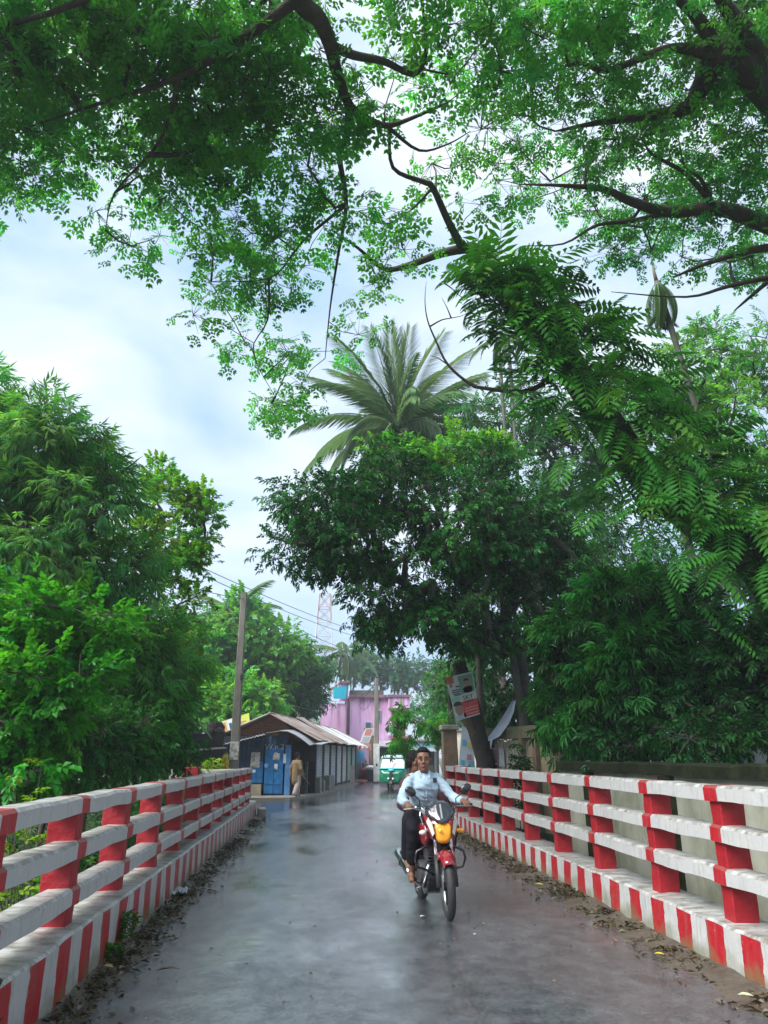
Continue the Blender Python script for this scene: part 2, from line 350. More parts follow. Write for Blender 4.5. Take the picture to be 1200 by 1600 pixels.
# ------------------------------------------------------------------ bridge railings
POST = mat('red_post_paint', (.25, .003, .009), .5, (.33, .009, .016), 7, .4, 24, lo=.3, hi=.75)
def railing(label, xk, sgn, ys_, ztop, zk, yend, stripe0):
    """sgn=-1 left (outside is -X), +1 right"""
    root = thing('bridge_railing', label, 'railing', (xk + sgn * .2, ys_[4], 0)); sd_ = '_left' if sgn < 0 else '_right'
    ya, yb = ys_[0] - .5, yend
    km = railing_mat('kerb_paint' + sd_, .523, stripe0, .262, True); rm = railing_mat('rail_paint' + sd_, 1000., 500., .1, False)
    kw = .41; K_ = int((yb - ya) / .12); kp = [ya + (yb - ya) * i / K_ for i in range(K_ + 1)]; k = MB()
    k.loft([[(xk, y, -.35), (xk, y, .05), (xk, y, zk - .018), (xk + sgn * .018, y, zk), (xk + sgn * kw * .5, y, zk + .004), (xk + sgn * kw, y, zk), (xk + sgn * kw, y, -.35)] for y in kp])
    o = k.build('kerb', km, root); jit(o, .014, 2.5); jit(o, .005, 11)
    xr = xk + sgn * .175; bm_ = railing_mat('band_paint' + sd_, .001, 0., .1, False)
    for j in range(3):
        zz = ztop - .061 - .31 * j; ye = ys_[-1] + .09
        yr = [ya + (ye - ya) * i / 200 for i in range(201)]
        o = bar([(xr + sgn * .01, y, zz) for y in yr], .205, .122, .022).build('rail', rm, root); jit(o, .012, 2.2); jit(o, .004, 12)
        for y in ys_:
            a0, a1 = y - .096 + random.uniform(-.018, .018), y + .096 + random.uniform(-.018, .018)
            b = bar([(xr + sgn * .01, t, zz) for t in np.linspace(a0, a1, 5)], .210, .127, .022).build('painted_band', bm_, o); jit(b, .012, 2.2); jit(b, .004, 12)
    for y in ys_:
        p = MB(); zs = np.linspace(zk - .03, ztop - .1, 14); hx, hy = .105, .082
        p.loft([[(xr + sgn * .045 + sx * hx, y + sy * hy, z) for sx, sy in ((-1, -1), (0, -1), (1, -1), (1, 1), (0, 1), (-1, 1))] for z in zs])
        o = p.build('post', POST, root, bevel=.010, seg=2); jit(o, .010, 4); jit(o, .004, 14)
    return root
YL = [6.2 + 1.5 * i for i in range(-5, 11)]
YR = [6.31 - 1.53 * i for i in range(5, 0, -1)] + [6.31, 7.65, 9.25, 10.8, 12.34, 13.87, 15.4, 16.9, 18.4, 19.75]
RL = railing('red and white concrete bridge railing on the left, beside the bamboo', -1.65, -1, YL, 1.265, .392, 22.25, 5.65)
RR = railing('red and white concrete bridge railing on the right, behind the motorcycle', 3.17, 1, YR, 1.325, .312, 20.75, 5.70)
# small stone at the end of the left kerb
o = MB().box((-1.50, 22.2, .07), (.22, .5, .26), RZ(.1)).build('kerb_stone', mat('old_concrete', (.28, .27, .24)), bevel=.03); jit(o, .03, 5)
tag(o, 'grey stone block at the far end of the left kerb', 'stone')
# ------------------------------------------------------------------ buildings and street furniture
CONC = mat('old_concrete', (.28, .27, .24)); DARK = mat('interior_shade', (.012, .012, .013), .8)  # DARK: near-black colour stands in for the shade inside shops and stalls
WOOD = mat('weathered_wood', (.20, .15, .09), .8, (.10, .08, .05), 4, .5, 30, stretch=(6, 6, 1))
DWOOD = mat('dark_wood', (.05, .04, .03), .8, (.025, .02, .016), 6, .5, 30)
RUST = mat('rusty_tin', (.20, .12, .08), .55, (.33, .30, .28), 1.6, .3, 30, metal=.2, stretch=(1, 1, 1))
ZINC = mat('zinc_tin', (.42, .44, .46), .4, (.30, .29, .28), 1.2, .2, 30, metal=.4)
PALE = mat('pale_tin', (.62, .64, .64), .45, (.45, .44, .42), 1.5, .2, 30, metal=.2)
NAVY = mat('navy_tin', (.030, .065, .13), .5, (.014, .028, .055), 3, .3, 20)
BLUE = mat('blue_door_paint', (.018, .20, .48), .45, (.012, .11, .28), 5, .3, 30)
PAPER = mat('stuck_paper', (.55, .52, .48), .8, (.25, .23, .20), 9, lo=.45, hi=.6)
WPAPER = mat('white_paper', (.72, .74, .76), .8)
def brick_mat():
    m, t, b, N, L = _nodes('brick_gable'); ge = N('ShaderNodeTexCoord'); mp = N('ShaderNodeMapping'); mp.inputs['Rotation'].default_value = (R(90), 0, 0)
    br = N('ShaderNodeTexBrick'); br.inputs['Scale'].default_value = 3.2; br.inputs[1].default_value = (.26, .10, .06, 1); br.inputs[2].default_value = (.17, .07, .045, 1); br.inputs[3].default_value = (.22, .2, .17, 1)
    L(ge.outputs['Object'], mp.inputs[0]); L(mp.outputs[0], br.inputs[0]); L(br.outputs[0], b.inputs['Base Color']); b.inputs['Roughness'].default_value = .85; return m
BRICK = brick_mat()

def corrugated(p00, p10, p11, p01, n=7, amp=.018, th=.006):
    """sheet from lower edge p00-p10 to upper edge p01-p11, ridges running up the slope"""
    p00, p10, p11, p01 = map(Vector, (p00, p10, p11, p01)); nrm = (p10 - p00).cross(p01 - p00).normalized()
    m = MB(); lo = []; hi = []
    for i in range(n * 2 + 1):
        t = i / (n * 2); d = nrm * (amp if i % 2 else -amp); lo.append(p00.lerp(p10, t) + d); hi.append(p01.lerp(p11, t) + d)
    k = len(lo); dn = nrm * th
    m.add(lo + hi + [p - dn for p in lo] + [p - dn for p in hi],
          [(i, i + 1, k + i + 1, k + i) for i in range(k - 1)] + [(2 * k + i, 3 * k + i, 3 * k + i + 1, 2 * k + i + 1) for i in range(k - 1)] +
          [(i, 2 * k + i, 2 * k + i + 1, i + 1) for i in range(k - 1)] + [(k + i, k + i + 1, 3 * k + i + 1, 3 * k + i) for i in range(k - 1)])
    return m

def shutter(root, p0, p1, z0, z1, m_, name='shutter'):
    """roller shutter with rolled slats between two base points"""
    p0, p1 = Vector(p0), Vector(p1); nrm = (p1 - p0).cross(Vector((0, 0, 1))).normalized(); K = 26; b = MB(); vs = []
    for i in range(K * 2 + 1):
        z = z0 + (z1 - z0) * i / (K * 2); d = nrm * (.018 if i % 2 else -.004)
        vs += [Vector((p0.x, p0.y, z)) + d, Vector((p1.x, p1.y, z)) + d]
    b.add(vs, [(2 * i, 2 * i + 1, 2 * i + 3, 2 * i + 2) for i in range(K * 2)])
    o = b.build(name, m_, root)
    b2 = MB().box((p0 + p1) / 2 + Vector((0, 0, z0 + .04)) + nrm * .02, ((p1 - p0).length, .05, .08), RZ(math.atan2(p1.y - p0.y, p1.x - p0.x)))
    b2.build('bottom_bar', mat('dark_metal', (.05, .05, .055), .5, metal=.6), o)
    return o

# long row of shuttered shops -------------------------------------------------
sh = thing('shop_row', 'long row of grey shuttered shops under a rusty tin gable roof', 'shop', fr(9, 2))
EZ, RZT = 2.28, 3.32
m = MB()
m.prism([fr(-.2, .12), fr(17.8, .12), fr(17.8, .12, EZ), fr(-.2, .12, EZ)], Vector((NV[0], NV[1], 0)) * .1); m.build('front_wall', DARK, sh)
m = MB(); m.prism([fr(-.2, 0.1), fr(-.2, 3.6), fr(-.2, 3.6, EZ), fr(-.2, 1.5, RZT - .06), fr(-.2, 0.1, EZ)], Vector((U[0], U[1], 0)) * .15); m.build('gable_wall', BRICK, sh)
m = MB(); m.prism([fr(17.8, .1), fr(17.8, 3.6), fr(17.8, 3.6, EZ), fr(17.8, 1.5, RZT - .06), fr(17.8, .1, EZ)], Vector((U[0], U[1], 0)) * .15); m.build('gable_wall', BRICK, sh)
m = MB(); m.prism([fr(-.05, 3.5), fr(17.7, 3.5), fr(17.7, 3.5, EZ), fr(-.05, 3.5, EZ)], Vector((NV[0], NV[1], 0)) * .1); m.build('back_wall', BRICK, sh)
SHM = [mat('shutter_grey', (.46, .49, .50), .5, (.32, .33, .34), 2), mat('shutter_grey_pale', (.56, .57, .55), .5, (.42, .42, .40), 2), mat('shutter_green', (.30, .46, .38), .5, (.22, .34, .28), 2)]
for i in range(8):
    a0 = .1 + i * 2.2
    shutter(sh, fr(a0 + .1, .05), fr(a0 + 2.1, .05), .1, 2.12, SHM[[0, 0, 1, 0, 1, 1, 2, 2][i]])
    MB().box(fr(a0, .04, 1.1), (.16, .16, 2.2), RZ(math.atan2(U[1], U[0]))).build('pillar', mat('pillar_grey', (.16, .16, .16), .7, (.1, .1, .1), 4), sh)
MB().box(fr(8.9, .0, 2.2), (17.8, .12, .14), RZ(math.atan2(U[1], U[0]))).build('lintel', DWOOD, sh)
ns = 22
for i in range(ns):
    a0 = -.9 + i * .88; a1 = a0 + .93; lift = random.uniform(-.03, .03); b0 = -.75 + random.uniform(-.08, .08)
    mt = [RUST, RUST, ZINC, RUST][i % 4] if i < 11 else [PALE, RUST, PALE, PALE][i % 4]
    zz = .02 * (i % 2)
    rt = RZT + .16 * (1 if 6 < i < 12 else 0) * math.sin(i)
    corrugated(fr(a0, b0, EZ - .12 + lift + zz), fr(a1, b0, EZ - .12 + lift + zz), fr(a1, 1.55, rt + zz), fr(a0, 1.55, rt + zz)).build('roof_sheet', mt, sh)
    if i % 2 == 0: corrugated(fr(a0 + 1.8, 4.2, EZ - .1), fr(a0, 4.2, EZ - .1), fr(a0, 1.45, RZT + .01), fr(a0 + 1.8, 1.45, RZT + .01), 14).build('roof_sheet', RUST, sh)
# steps and boxes in front of the shutters
for a, b, sx, sy, sz, lab in ((.9, -.32, .5, .35, .62, 'dark concrete box on the footpath nearest the walking man'), (2.4, -.25, .45, .32, .45, 'low concrete step block below the first grey shutters'), (4.2, -.28, 1.6, .4, .62, 'long grey concrete bench block against the shutters')):
    o = MB().box(fr(a, b, .07 + sz / 2), (sx, sy, sz), RZ(math.atan2(U[1], U[0]))).build('concrete_block', CONC, bevel=.02); tag(o, lab, 'block')

# blue corner shop -------------------------------------------------------------
YB = 32.0
def fb(px, py, Y=YB): p = ony(px, py, Y); return Vector(p)
x0, x1 = fb(322, 1245).x, fb(446, 1245).x; xd0, xd1 = fb(411, 1245).x, fb(441, 1245).x
bs = thing('corner_shop', 'dark blue corner shop with bright blue double door and paper scraps', 'shop', (-2.4, 33, 0))
n = 13; vs = []
zt = lambda x: 2.02 + (x - x0) * .13
def tinwall(xa, xb, za, zb, mt, name, y=YB):
    b = MB(); k = max(2, int((xb - xa) / .09)); lo = [(xa + (xb - xa) * i / k, y - (.02 if i % 2 else 0), za) for i in range(k + 1)]; hi = [(p[0], p[1], zb(p[0])) for p in lo]
    b.add(lo + hi, [(i, i + 1, k + 1 + i + 1, k + 1 + i) for i in range(k)]); return b.build(name, mt, bs)
tinwall(x0, xd0 - .06, .0, zt, NAVY, 'wall'); tinwall(xd0 - .06, x1 + .02, 1.93, zt, NAVY, 'wall')
tinwall(fb(393, 1229).x, xd0 - .06, .55, lambda x: 1.35, BLUE, 'blue_panel', YB - .03)
MB().box(((x0 + x1) / 2, YB + .3, 1.2), (x1 - x0 - .1, .1, 2.3)).build('inner_wall', DARK, bs)
MB().box((x0, 33.2, 1.1), (.08, 2.4, 2.2)).build('wall', NAVY, bs)
for i in range(2):
    a = xd0 + (xd1 - xd0) * i / 2; b = xd0 + (xd1 - xd0) * (i + 1) / 2
    d = MB().box(((a + b) / 2, YB - .02, 1.0), (b - a - .015, .05, 1.78)).build('door', BLUE, bs, bevel=.006)
    for z in (.5, 1.0, 1.5): MB().box(((a + b) / 2, YB - .052, z), (b - a - .02, .018, .035)).build('batten', BLUE, d)
    MB().box(((a + b) / 2, YB - .05, .17), (b - a - .02, .02, .05)).build('batten', BLUE, d)
    if i: MB().box((a + .05, YB - .07, 1.05), (.03, .04, .12)).build('handle', mat('dark_metal', (.05, .05, .055)), d)
MB().box((xd1 + .17, YB - .03, 1.0), (.22, .1, 2.0)).build('door_post', mat('blue_post', (.10, .27, .55), .5, (.05, .16, .38), 6), bs)
MB().box(((fb(393, 1229).x + xd0 - .08) / 2, YB - .12, .24), (xd0 - .08 - fb(393, 1229).x, .25, .48)).build('plinth', mat('yellowish_plaster', (.38, .32, .22), .8, (.25, .2, .14), 5), bs, bevel=.015)
def scrap(px, py, wp, hp, m_, name='paper', ang=0, d=.055):
    p = fb(px, py, YB - d); o = MB().box(p, (wp / 38., .006, hp / 38.), RY(ang)).build(name, m_, bs); jit(o, .03, 6); return o
scrap(399, 1187, 14, 22, PAPER); scrap(432, 1182, 10, 10, PAPER, ang=.2, d=.075); scrap(431, 1198, 5, 8, WPAPER, d=.075); scrap(397, 1205, 5, 4, WPAPER); scrap(416, 1196, 5, 5, mat('blue_slip', (.2, .4, .6), .7), d=.075)
scrap(445, 1185, 4, 14, mat('pale_blue_slip', (.45, .6, .75), .7), d=.1)
text_obj('lettering', 'W.n 2', .31, fb(429, 1171, YB - .06), (R(90), 0, 0), mat('chalky_white', (.55, .55, .56), .8, (.10, .12, .16), 9), bs)
# dark open bay at the corner
xr = A[0] - .15
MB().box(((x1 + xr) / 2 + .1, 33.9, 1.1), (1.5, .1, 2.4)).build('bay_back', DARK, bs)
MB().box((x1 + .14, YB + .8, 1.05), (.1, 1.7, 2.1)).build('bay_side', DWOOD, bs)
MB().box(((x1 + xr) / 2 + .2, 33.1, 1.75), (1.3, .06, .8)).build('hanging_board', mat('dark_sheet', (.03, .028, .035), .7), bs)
MB().box((xr + .05, 32.9, 1.0), (.1, .1, 2.0)).build('bay_post', DWOOD, bs)
cur = [(415, 1145), (437, 1141.5), (449, 1142), (460, 1147), (470, 1153), (479, 1160), (484, 1164), (491, 1162), (502, 1163)]
near = [fb(x, y, 31.3) for x, y in cur]; far = [Vector((p.x + .35, p.y + 2.0, p.z + .12)) for p in near]
m = MB(); k = len(near); dn = Vector((0, 0, -.025))
m.add(near + far + [p + dn for p in near] + [p + dn for p in far], [(i, i + 1, k + i + 1, k + i) for i in range(k - 1)] + [(2 * k + i, 3 * k + i, 3 * k + i + 1, 2 * k + i + 1) for i in range(k - 1)] + [(i, 2 * k + i, 2 * k + i + 1, i + 1) for i in range(k - 1)] + [(0, k, 3 * k, 2 * k), (k - 1, 3 * k - 1, 4 * k - 1, 2 * k - 1)])
m.build('awning', ZINC, bs)
corrugated(fb(318, 1171, 31.4), fb(414, 1148, 31.4), fb(414, 1145, 34.5), fb(318, 1164, 34.5), 18).build('roof_sheet', ZINC, bs)
# roof billboard
bb = thing('billboard', 'pale yellow printed billboard propped on the blue shop roof', 'billboard', fb(365, 1150, 34.6))
c = [fb(352, 1157, 34.6), fb(393, 1149, 34.6), fb(389, 1114, 34.6), (fb(344, 1128, 34.6))]
def bil(u, v): a = c[0].lerp(c[1], u); b = c[3].lerp(c[2], u); return a.lerp(b, v)
def panel(root, u0, u1, v0, v1, d, m_, name, f=bil, nrm=Vector((0, -1, 0))):
    P = [f(u0, v0), f(u1, v0), f(u1, v1), f(u0, v1)]; return MB().prism([p + nrm * d for p in P], nrm * .006).build(name, m_, root)
panel(bb, 0, 1, 0, 1, .0, mat('sign_cream', (.62, .66, .40), .5), 'board')
panel(bb, .72, 1, 0, 1, .012, mat('sign_lime', (.62, .68, .12), .5), 'print_band')
panel(bb, 0.02, .16, .45, .9, .012, mat('sign_orange', (.65, .28, .10), .5), 'print_patch'); panel(bb, .05, .18, .12, .4, .012, mat('sign_yellow', (.72, .5, .06), .5), 'print_patch')
panel(bb, .22, .45, .05, .95, .012, mat('sign_white', (.7, .75, .78), .5), 'print_patch'); panel(bb, .27, .36, .15, .8, .02, mat('sign_navy', (.05, .1, .2), .5), 'print_patch')
for v in (.58, .68): panel(bb, .58, .86, v, v + .035, .02, mat('sign_redtext', (.5, .1, .1), .5), 'print_line')
for u in (.15, .85): MB().tube([bil(u, .0) + Vector((0, .1, -.6)), bil(u, .9) + Vector((0, .06, 0))], .03, 6).build('prop', DWOOD, bb)

# left roadside: wing wall, post, stall, bananas --------------------------------
o = bar([(-2.05 + (-3.4) * t, 22.6 + 1.2 * t, .55) for t in np.linspace(0, 1, 20)], .22, 1.3, .03)
o = o.build('wing_wall', mat('mossy_wall', (.42, .42, .38), .7, (.2, .22, .14), 3, .4, 20)); jit(o, .02, 2); tag(o, 'low weathered concrete wing wall behind the end of the left railing', 'wall')
o = MB().box((-3.6, 23.0, .62), (.42, .38, 1.28)).build('gate_block', POST, bevel=.02); tag(o, 'short dark red block at the end of the low wing wall', 'block')
pp = thing('wooden_post', 'dark rotten wooden post with a bulky burnt top beside the billboard', 'post', (fb(335, 1200, 29).x, 29, -.05))
b = fb(335, 1200, 29); t = fb(337, 1150, 29)
m = MB().tube([(b.x, 29, -.1), (b.x + .02, 29, 1.2), (t.x, 29, t.z + .2)], [.2, .19, .2], 8); o = m.build('shaft', DWOOD, pp); jit(o, .03, 4)
m = MB(); [m.ell(fb(337 + dx, 1142 + dy, 29 + dz), (.24, .22, .2), nu=9, nv=7) for dx, dy, dz in ((-5, 0, 0), (5, -4, .1), (6, 3, -.1), (-2, 6, 0), (0, -6, 0))]
o = m.build('top', mat('burnt_wood', (.025, .02, .018), .9, (.05, .035, .03), 9), pp); jit(o, .09, 5)
MB().box(fb(338, 1178, 28.78), (.13, .01, .55)).build('notice', WPAPER, pp)
MB().tube([fb(343, 1150, 28.7), fb(348, 1157, 28.5), fb(352, 1165, 28.4)], .02, 5).build('bracket', WOOD, pp)
st = thing('snack_stall', 'dim roadside stall with orange bottles behind the bamboo', 'stall', (fb(305, 1200, 27.5).x, 27.5, -.05))
p = fb(308, 1172, 27.3); MB().box(p, (1.9, 1.0, .05), RY(-.08)).build('roof', ZINC, st)
MB().box(fb(306, 1197, 27.6), (1.5, .6, .06)).build('counter', WOOD, st); MB().box(fb(306, 1185, 28.4), (1.9, .06, 1.7)).build('back_panel', DARK, st)
for px in (286, 328): q = fb(px, 1185, 27.2); MB().tube([(q.x, q.y, -.1), (q.x, q.y, 1.75)], .04, 6).build('leg', DWOOD, st)
for i in range(5):
    bt = thing('snack_jar', 'orange jar with a yellow band standing in the dim stall', 'jar', fb(290 + i * 2.7, 1194.5, 27.4), group='orange jars in the stall')
    MB().tube([(0, 0, 0), (0, 0, .2), (0, 0, .24)], [.035, .035, .02], 8).build('body', mat('jar_orange', (.7, .25, .02), .3), bt, world=False); MB().tube([(0, 0, .05), (0, 0, .1)], .037, 8).build('band', mat('jar_yellow', (.75, .5, .02), .4), bt, world=False)
bn = thing('banana_bunch', 'ripe yellow banana bunch hanging beside the concrete pole', 'bananas', fb(352, 1180, 27.5))
MB().tube([(0.02, 0, .12), (0, 0, -.3)], [.03, .02], 6).build('stalk', mat('stalk', (.2, .2, .05)), bn, world=False)
for i in range(22):
    a = i * 2.4; z = .06 - .02 * i; d = Vector((math.cos(a), math.sin(a), 0)); rr = .6 + .5 * i / 22
    MB().tube([d * .02 + Vector((0, 0, z)), d * .10 * rr + Vector((0, 0, z - .03)), d * .15 * rr + Vector((0, 0, z - .1)), d * .14 * rr + Vector((0, 0, z - .18))], [.012, .028, .028, .01], 6).build('banana', mat('banana_yellow', (.72, .55, .03), .5), bn, smooth=True, world=False)

# concrete power poles ----------------------------------------------------------
POLE = mat('pole_concrete', (.21, .19, .16), .8, (.13, .12, .10), 5, .4, 30, stretch=(1, 1, .3))
def power_pole(label, x, y, h, r0, r1, arm=False):
    root = thing('power_pole', label, 'power pole', (x, y, -.1))
    k = 10; m = MB(); m.loft([[(x + sx * (r0 + (r1 - r0) * t), y + sy * (r0 + (r1 - r0) * t), -.1 + (h + .1) * t) for sx, sy in ((-1, -.75), (-.75, -1), (.75, -1), (1, -.75), (1, .75), (.75, 1), (-.75, 1), (-1, .75))] for t in np.linspace(0, 1, k)])
    o = m.build('shaft', POLE, root); jit(o, .015, 1.5)
    return root
PX, PY = -2.94, 28.0
pl = power_pole('tall plain concrete power pole at the end of the left railing', PX, PY, 7.45, .165, .115)
MB().box((PX + .12, PY - .12, 4.3), (.12, .1, .2)).build('junction_box', mat('dark_metal', (.05, .05, .055)), pl)
m = MB().box((PX, PY - .17, 1.75), (.3, .012, .6)); o = m.build('poster_remains', PAPER, pl); jit(o, .02, 8)
p2 = ony(588, 1195, 48)
pl2 = power_pole('thin concrete power pole in front of the pink building', p2[0], 48., 6.3, .17, .12)
MB().box((p2[0], 47.9, 1.2), (.36, .25, 2.2)).build('painted_base', mat('white_base', (.6, .6, .58), .7, (.4, .4, .38), 4), pl2)
MB().tube([(p2[0] - .7, 48, 5.2), (p2[0], 47.9, 6.1), (p2[0] + .7, 48, 5.9)], .03, 5).build('cross_arm', mat('dark_metal', (.05, .05, .055)), pl2)
WIRE = mat('wire_rubber', (.05, .055, .06), .5)
def wire(label, a, b, sag, r=.014):
    a, b = Vector(a), Vector(b)
    pts = [a.lerp(b, t) - Vector((0, 0, 4 * sag * t * (1 - t))) for t in np.linspace(0, 1, 24)]
    tag(MB().tube(pts, r, 4).build('overhead_wire', WIRE), label, 'wire')
wire('upper of the twin wires crossing the gap of sky', ony(-60, 700, 15), ony(640, 1006, 60), .7)
wire('lower of the twin wires crossing the gap of sky', ony(-60, 712, 15), ony(640, 1012, 60), .78)
wire('single wire running past the top of the concrete pole', ony(-40, 775, 16), (PX, PY - .12, 7.2), .35)
wire('wire from the concrete pole top sloping down to the right', (PX, PY - .12, 7.2), ony(610, 1030, 58), .5)
wire('slack pale wire from the concrete pole to the pink house', (PX, PY - .12, 4.4), ony(545, 1095, 61), 1.0, .012)
wire('slack service wire to the thin pole at the pink house', (p2[0], 47.9, 6.0), ony(520, 1095, 61), .5, .016)
wire('service wire looping below the thin pole', (p2[0], 47.8, 5.9), ony(560, 1100, 60), .9, .016)

# pink building ------------------------------------------------------------------
def pink_mat():
    m, t, b, N, L = _nodes('stained_pink'); ge = N('ShaderNodeNewGeometry'); mp = N('ShaderNodeMapping'); mp.inputs['Scale'].default_value = (1.6, 1.6, .16); L(ge.outputs['Position'], mp.inputs[0])
    n = N('ShaderNodeTexNoise'); n.inputs['Scale'].default_value = 1.6; n.inputs['Detail'].default_value = 8; n.inputs['Roughness'].default_value = .68; L(mp.outputs[0], n.inputs[0])
    sx = N('ShaderNodeSeparateXYZ'); L(ge.outputs['Position'], sx.inputs[0])
    h = math_node(N, L, 'MULTIPLY_ADD', sx.outputs[2], .05, -.2); v = math_node(N, L, 'ADD', n.outputs[0], h)
    r = N('ShaderNodeValToRGB'); r.color_ramp.elements[0].position = .48; r.color_ramp.elements[1].position = .72; r.color_ramp.elements[0].color = (.84, .50, .80, 1); r.color_ramp.elements[1].color = (.30, .17, .26, 1)
    L(v, r.inputs[0]); L(r.outputs[0], b.inputs['Base Color']); b.inputs['Roughness'].default_value = .8; return m
PINK = pink_mat(); PTRIM = mat('pink_trim', (.30, .14, .20), .8, (.12, .08, .1), 3)
pk = thing('pink_house', 'two storey pink building with black rain streaks at the street end', 'building', (4, 65, 0))
def PB(px, Y=62.): return ony(px, 1182, Y)[0]
def zpx(py, Y=62.): return ony(570, py, Y)[2]
zt_ = zpx(1090)
MB().box(((PB(546) + PB(612)) / 2, 65, zt_ / 2), (PB(612) - PB(546), 6, zt_)).build('wall', PINK, pk)
MB().box(((PB(500) + PB(541)) / 2, 66.2, zpx(1097) / 2), (PB(541) - PB(500), 5, zpx(1097))).build('wing_wall', PINK, pk)
MB().box(((PB(541) + PB(547)) / 2, 63.2, zt_ / 2 - .1), (PB(547) - PB(541), 2, zt_ - .2)).build('corner_shade_band', mat('corner_shade', (.10, .09, .11), .8, (.2, .13, .18), 2), pk)  # shadowed corner of the house, its shade painted as a dark band
MB().box(((PB(544) + PB(614)) / 2, 64.9, zt_ + .1), (PB(614) - PB(544), 6.4, .22)).build('parapet', PTRIM, pk)
MB().box(((PB(606) + PB(638)) / 2, 63, zt_ - .45), (PB(638) - PB(606), 4.6, .85)).build('balcony', PINK, pk)
MB().box(((PB(605) + PB(639)) / 2, 63, zt_ + .06), (PB(639) - PB(605) + .1, 4.8, .2)).build('balcony_cap', PTRIM, pk)
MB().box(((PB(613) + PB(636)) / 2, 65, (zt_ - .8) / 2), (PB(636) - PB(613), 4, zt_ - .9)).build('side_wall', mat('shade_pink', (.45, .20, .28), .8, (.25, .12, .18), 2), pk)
MB().box(((PB(612) + PB(640)) / 2, 62.4, 3.0), (PB(640) - PB(612), 3, .18)).build('ledge', mat('brick_band', (.34, .14, .12), .8), pk)
wn = MB().box((PB(591), 61.96, zpx(1118)), (.42, .1, .95)).build('window', mat('window_frame_pale', (.5, .56, .6), .5), pk); MB().box((PB(591), 61.9, zpx(1118)), (.3, .06, .8)).build('pane', mat('glass_dark', (.12, .16, .2), .1), wn)
wn = MB().box((PB(575), 61.96, zpx(1133)), (.5, .1, .5)).build('window', mat('window_frame_pale', (.5, .56, .6)), pk); MB().box((PB(575), 61.9, zpx(1133)), (.4, .06, .4)).build('pane', mat('glass_dark', (.12, .16, .2)), wn)
MB().box((PB(537), 65, zt_ + .65), (PB(543) - PB(530), 3, 1.3)).build('stair_tower', PINK, pk); MB().box((PB(537), 64.9, zt_ + 1.35), (PB(545) - PB(529), 3.3, .16)).build('tower_cap', PTRIM, pk)
MB().box((PB(577), 67, zt_ + .45), (2.9, 2.5, .9)).build('roof_room', mat('dark_roof_room', (.10, .10, .09), .8, (.06, .06, .05), 2), pk)
o = MB().loft([[(PB(519) + .9 * s, 63.4 + .2 * (i % 2), zpx(1079) + .55 * v) for s, v in ((0, -1), (1.2, -1), (1.2, 1), (0, .7))] for i in range(4)]).build('blue_tarpaulin', mat('cyan_tarp', (.02, .42, .55), .4), pk); jit(o, .12, 2)
sgn_ = MB().box((PB(609), 61.8, zpx(1143)), (.5, .1, .6)).build('wall_sign', WPAPER, pk); MB().ell((PB(609), 61.72, zpx(1141)), (.14, .03, .14)).build('emblem', mat('sign_blue', (.02, .2, .5), .5), sgn_)
corrugated((PB(586, 60), 59.3, zpx(1165, 59.3)), (PB(612, 60), 59.3, zpx(1167, 59.3)), (PB(612, 61), 61.9, zpx(1157, 62)), (PB(584, 61), 61.9, zpx(1157, 62)), 12).build('awning', PALE, pk)
MB().box(((PB(596) + PB(618)) / 2, 61.7, 1.1), (1.5, .5, 2.2)).build('shop_shade_panel', DARK, pk)  # solid dark block, painted as the shade of an open shopfront
for px in (596, 606, 618): MB().box((PB(px), 61.2, 1.05), (.14, .14, 2.1)).build('post', DWOOD, pk)

# small roadside stalls between the shutters and the pink house ---------------------
sb = thing('sign_stall', 'tin stall with blue panel and red signboard past the shutters', 'stall', fr(20.3, .3))
MB().box(fr(20.4, .9, 1.1), (3.4, 1.6, 2.2), RZ(math.atan2(U[1], U[0]))).build('booth', mat('stall_grey', (.11, .12, .13), .7, (.07, .07, .07), 3), sb)
q = Vector(fr(19.1, -.05, 1.55)); MB().box(q, (.75, .05, .75)).build('blue_panel', mat('panel_blue', (.12, .40, .70), .4), sb)
MB().box(q + Vector((.25, .3, .62)), (1.2, .06, .42), RZ(.1)).build('red_signboard', mat('sign_pinkred', (.45, .12, .12), .6, (.5, .3, .28), 6), sb)
for k in (-.3, 0, .3): MB().box(q + Vector((.25 + k, .26, .62)), (.14, .02, .18), RZ(.1)).build('letter', WPAPER, sb)
MB().box(q + Vector((1.1, 2.4, .1)), (.55, .25, 2.6)).build('timber_post', WOOD, sb)
for k in range(3): MB().box(q + Vector((.9 + .25 * k, 1.8 + .3 * k, -.2)), (.12, .08, 2.2)).build('timber_post', WOOD, sb)
# leaning framed board on the far roof
lb = thing('roof_frame_board', 'rusty framed hoarding leaning on the far end of the tin roof', 'hoarding', ony(575, 1160, 50))
C4 = [Vector(ony(*q)) for q in ((562, 1160, 50), (577, 1160, 50), (584, 1138, 50.6), (570, 1138, 50.6))]
fbl = lambda u, v: C4[0].lerp(C4[1], u).lerp(C4[3].lerp(C4[2], u), v)
panel(lb, 0, 1, 0, 1, 0, mat('frame_grey', (.3, .3, .3), .5, metal=.4), 'frame', fbl); panel(lb, .2, .9, .48, .95, .012, mat('rust_sheet', (.26, .09, .06), .7, (.18, .07, .05), 6), 'sheet', fbl); panel(lb, .2, .9, .06, .4, .012, mat('grey_sheet', (.16, .16, .17), .6), 'sheet', fbl)
MB().tube([C4[0] - Vector((0, 0, .4)), C4[3]], .04, 5).build('prop', DWOOD, lb)
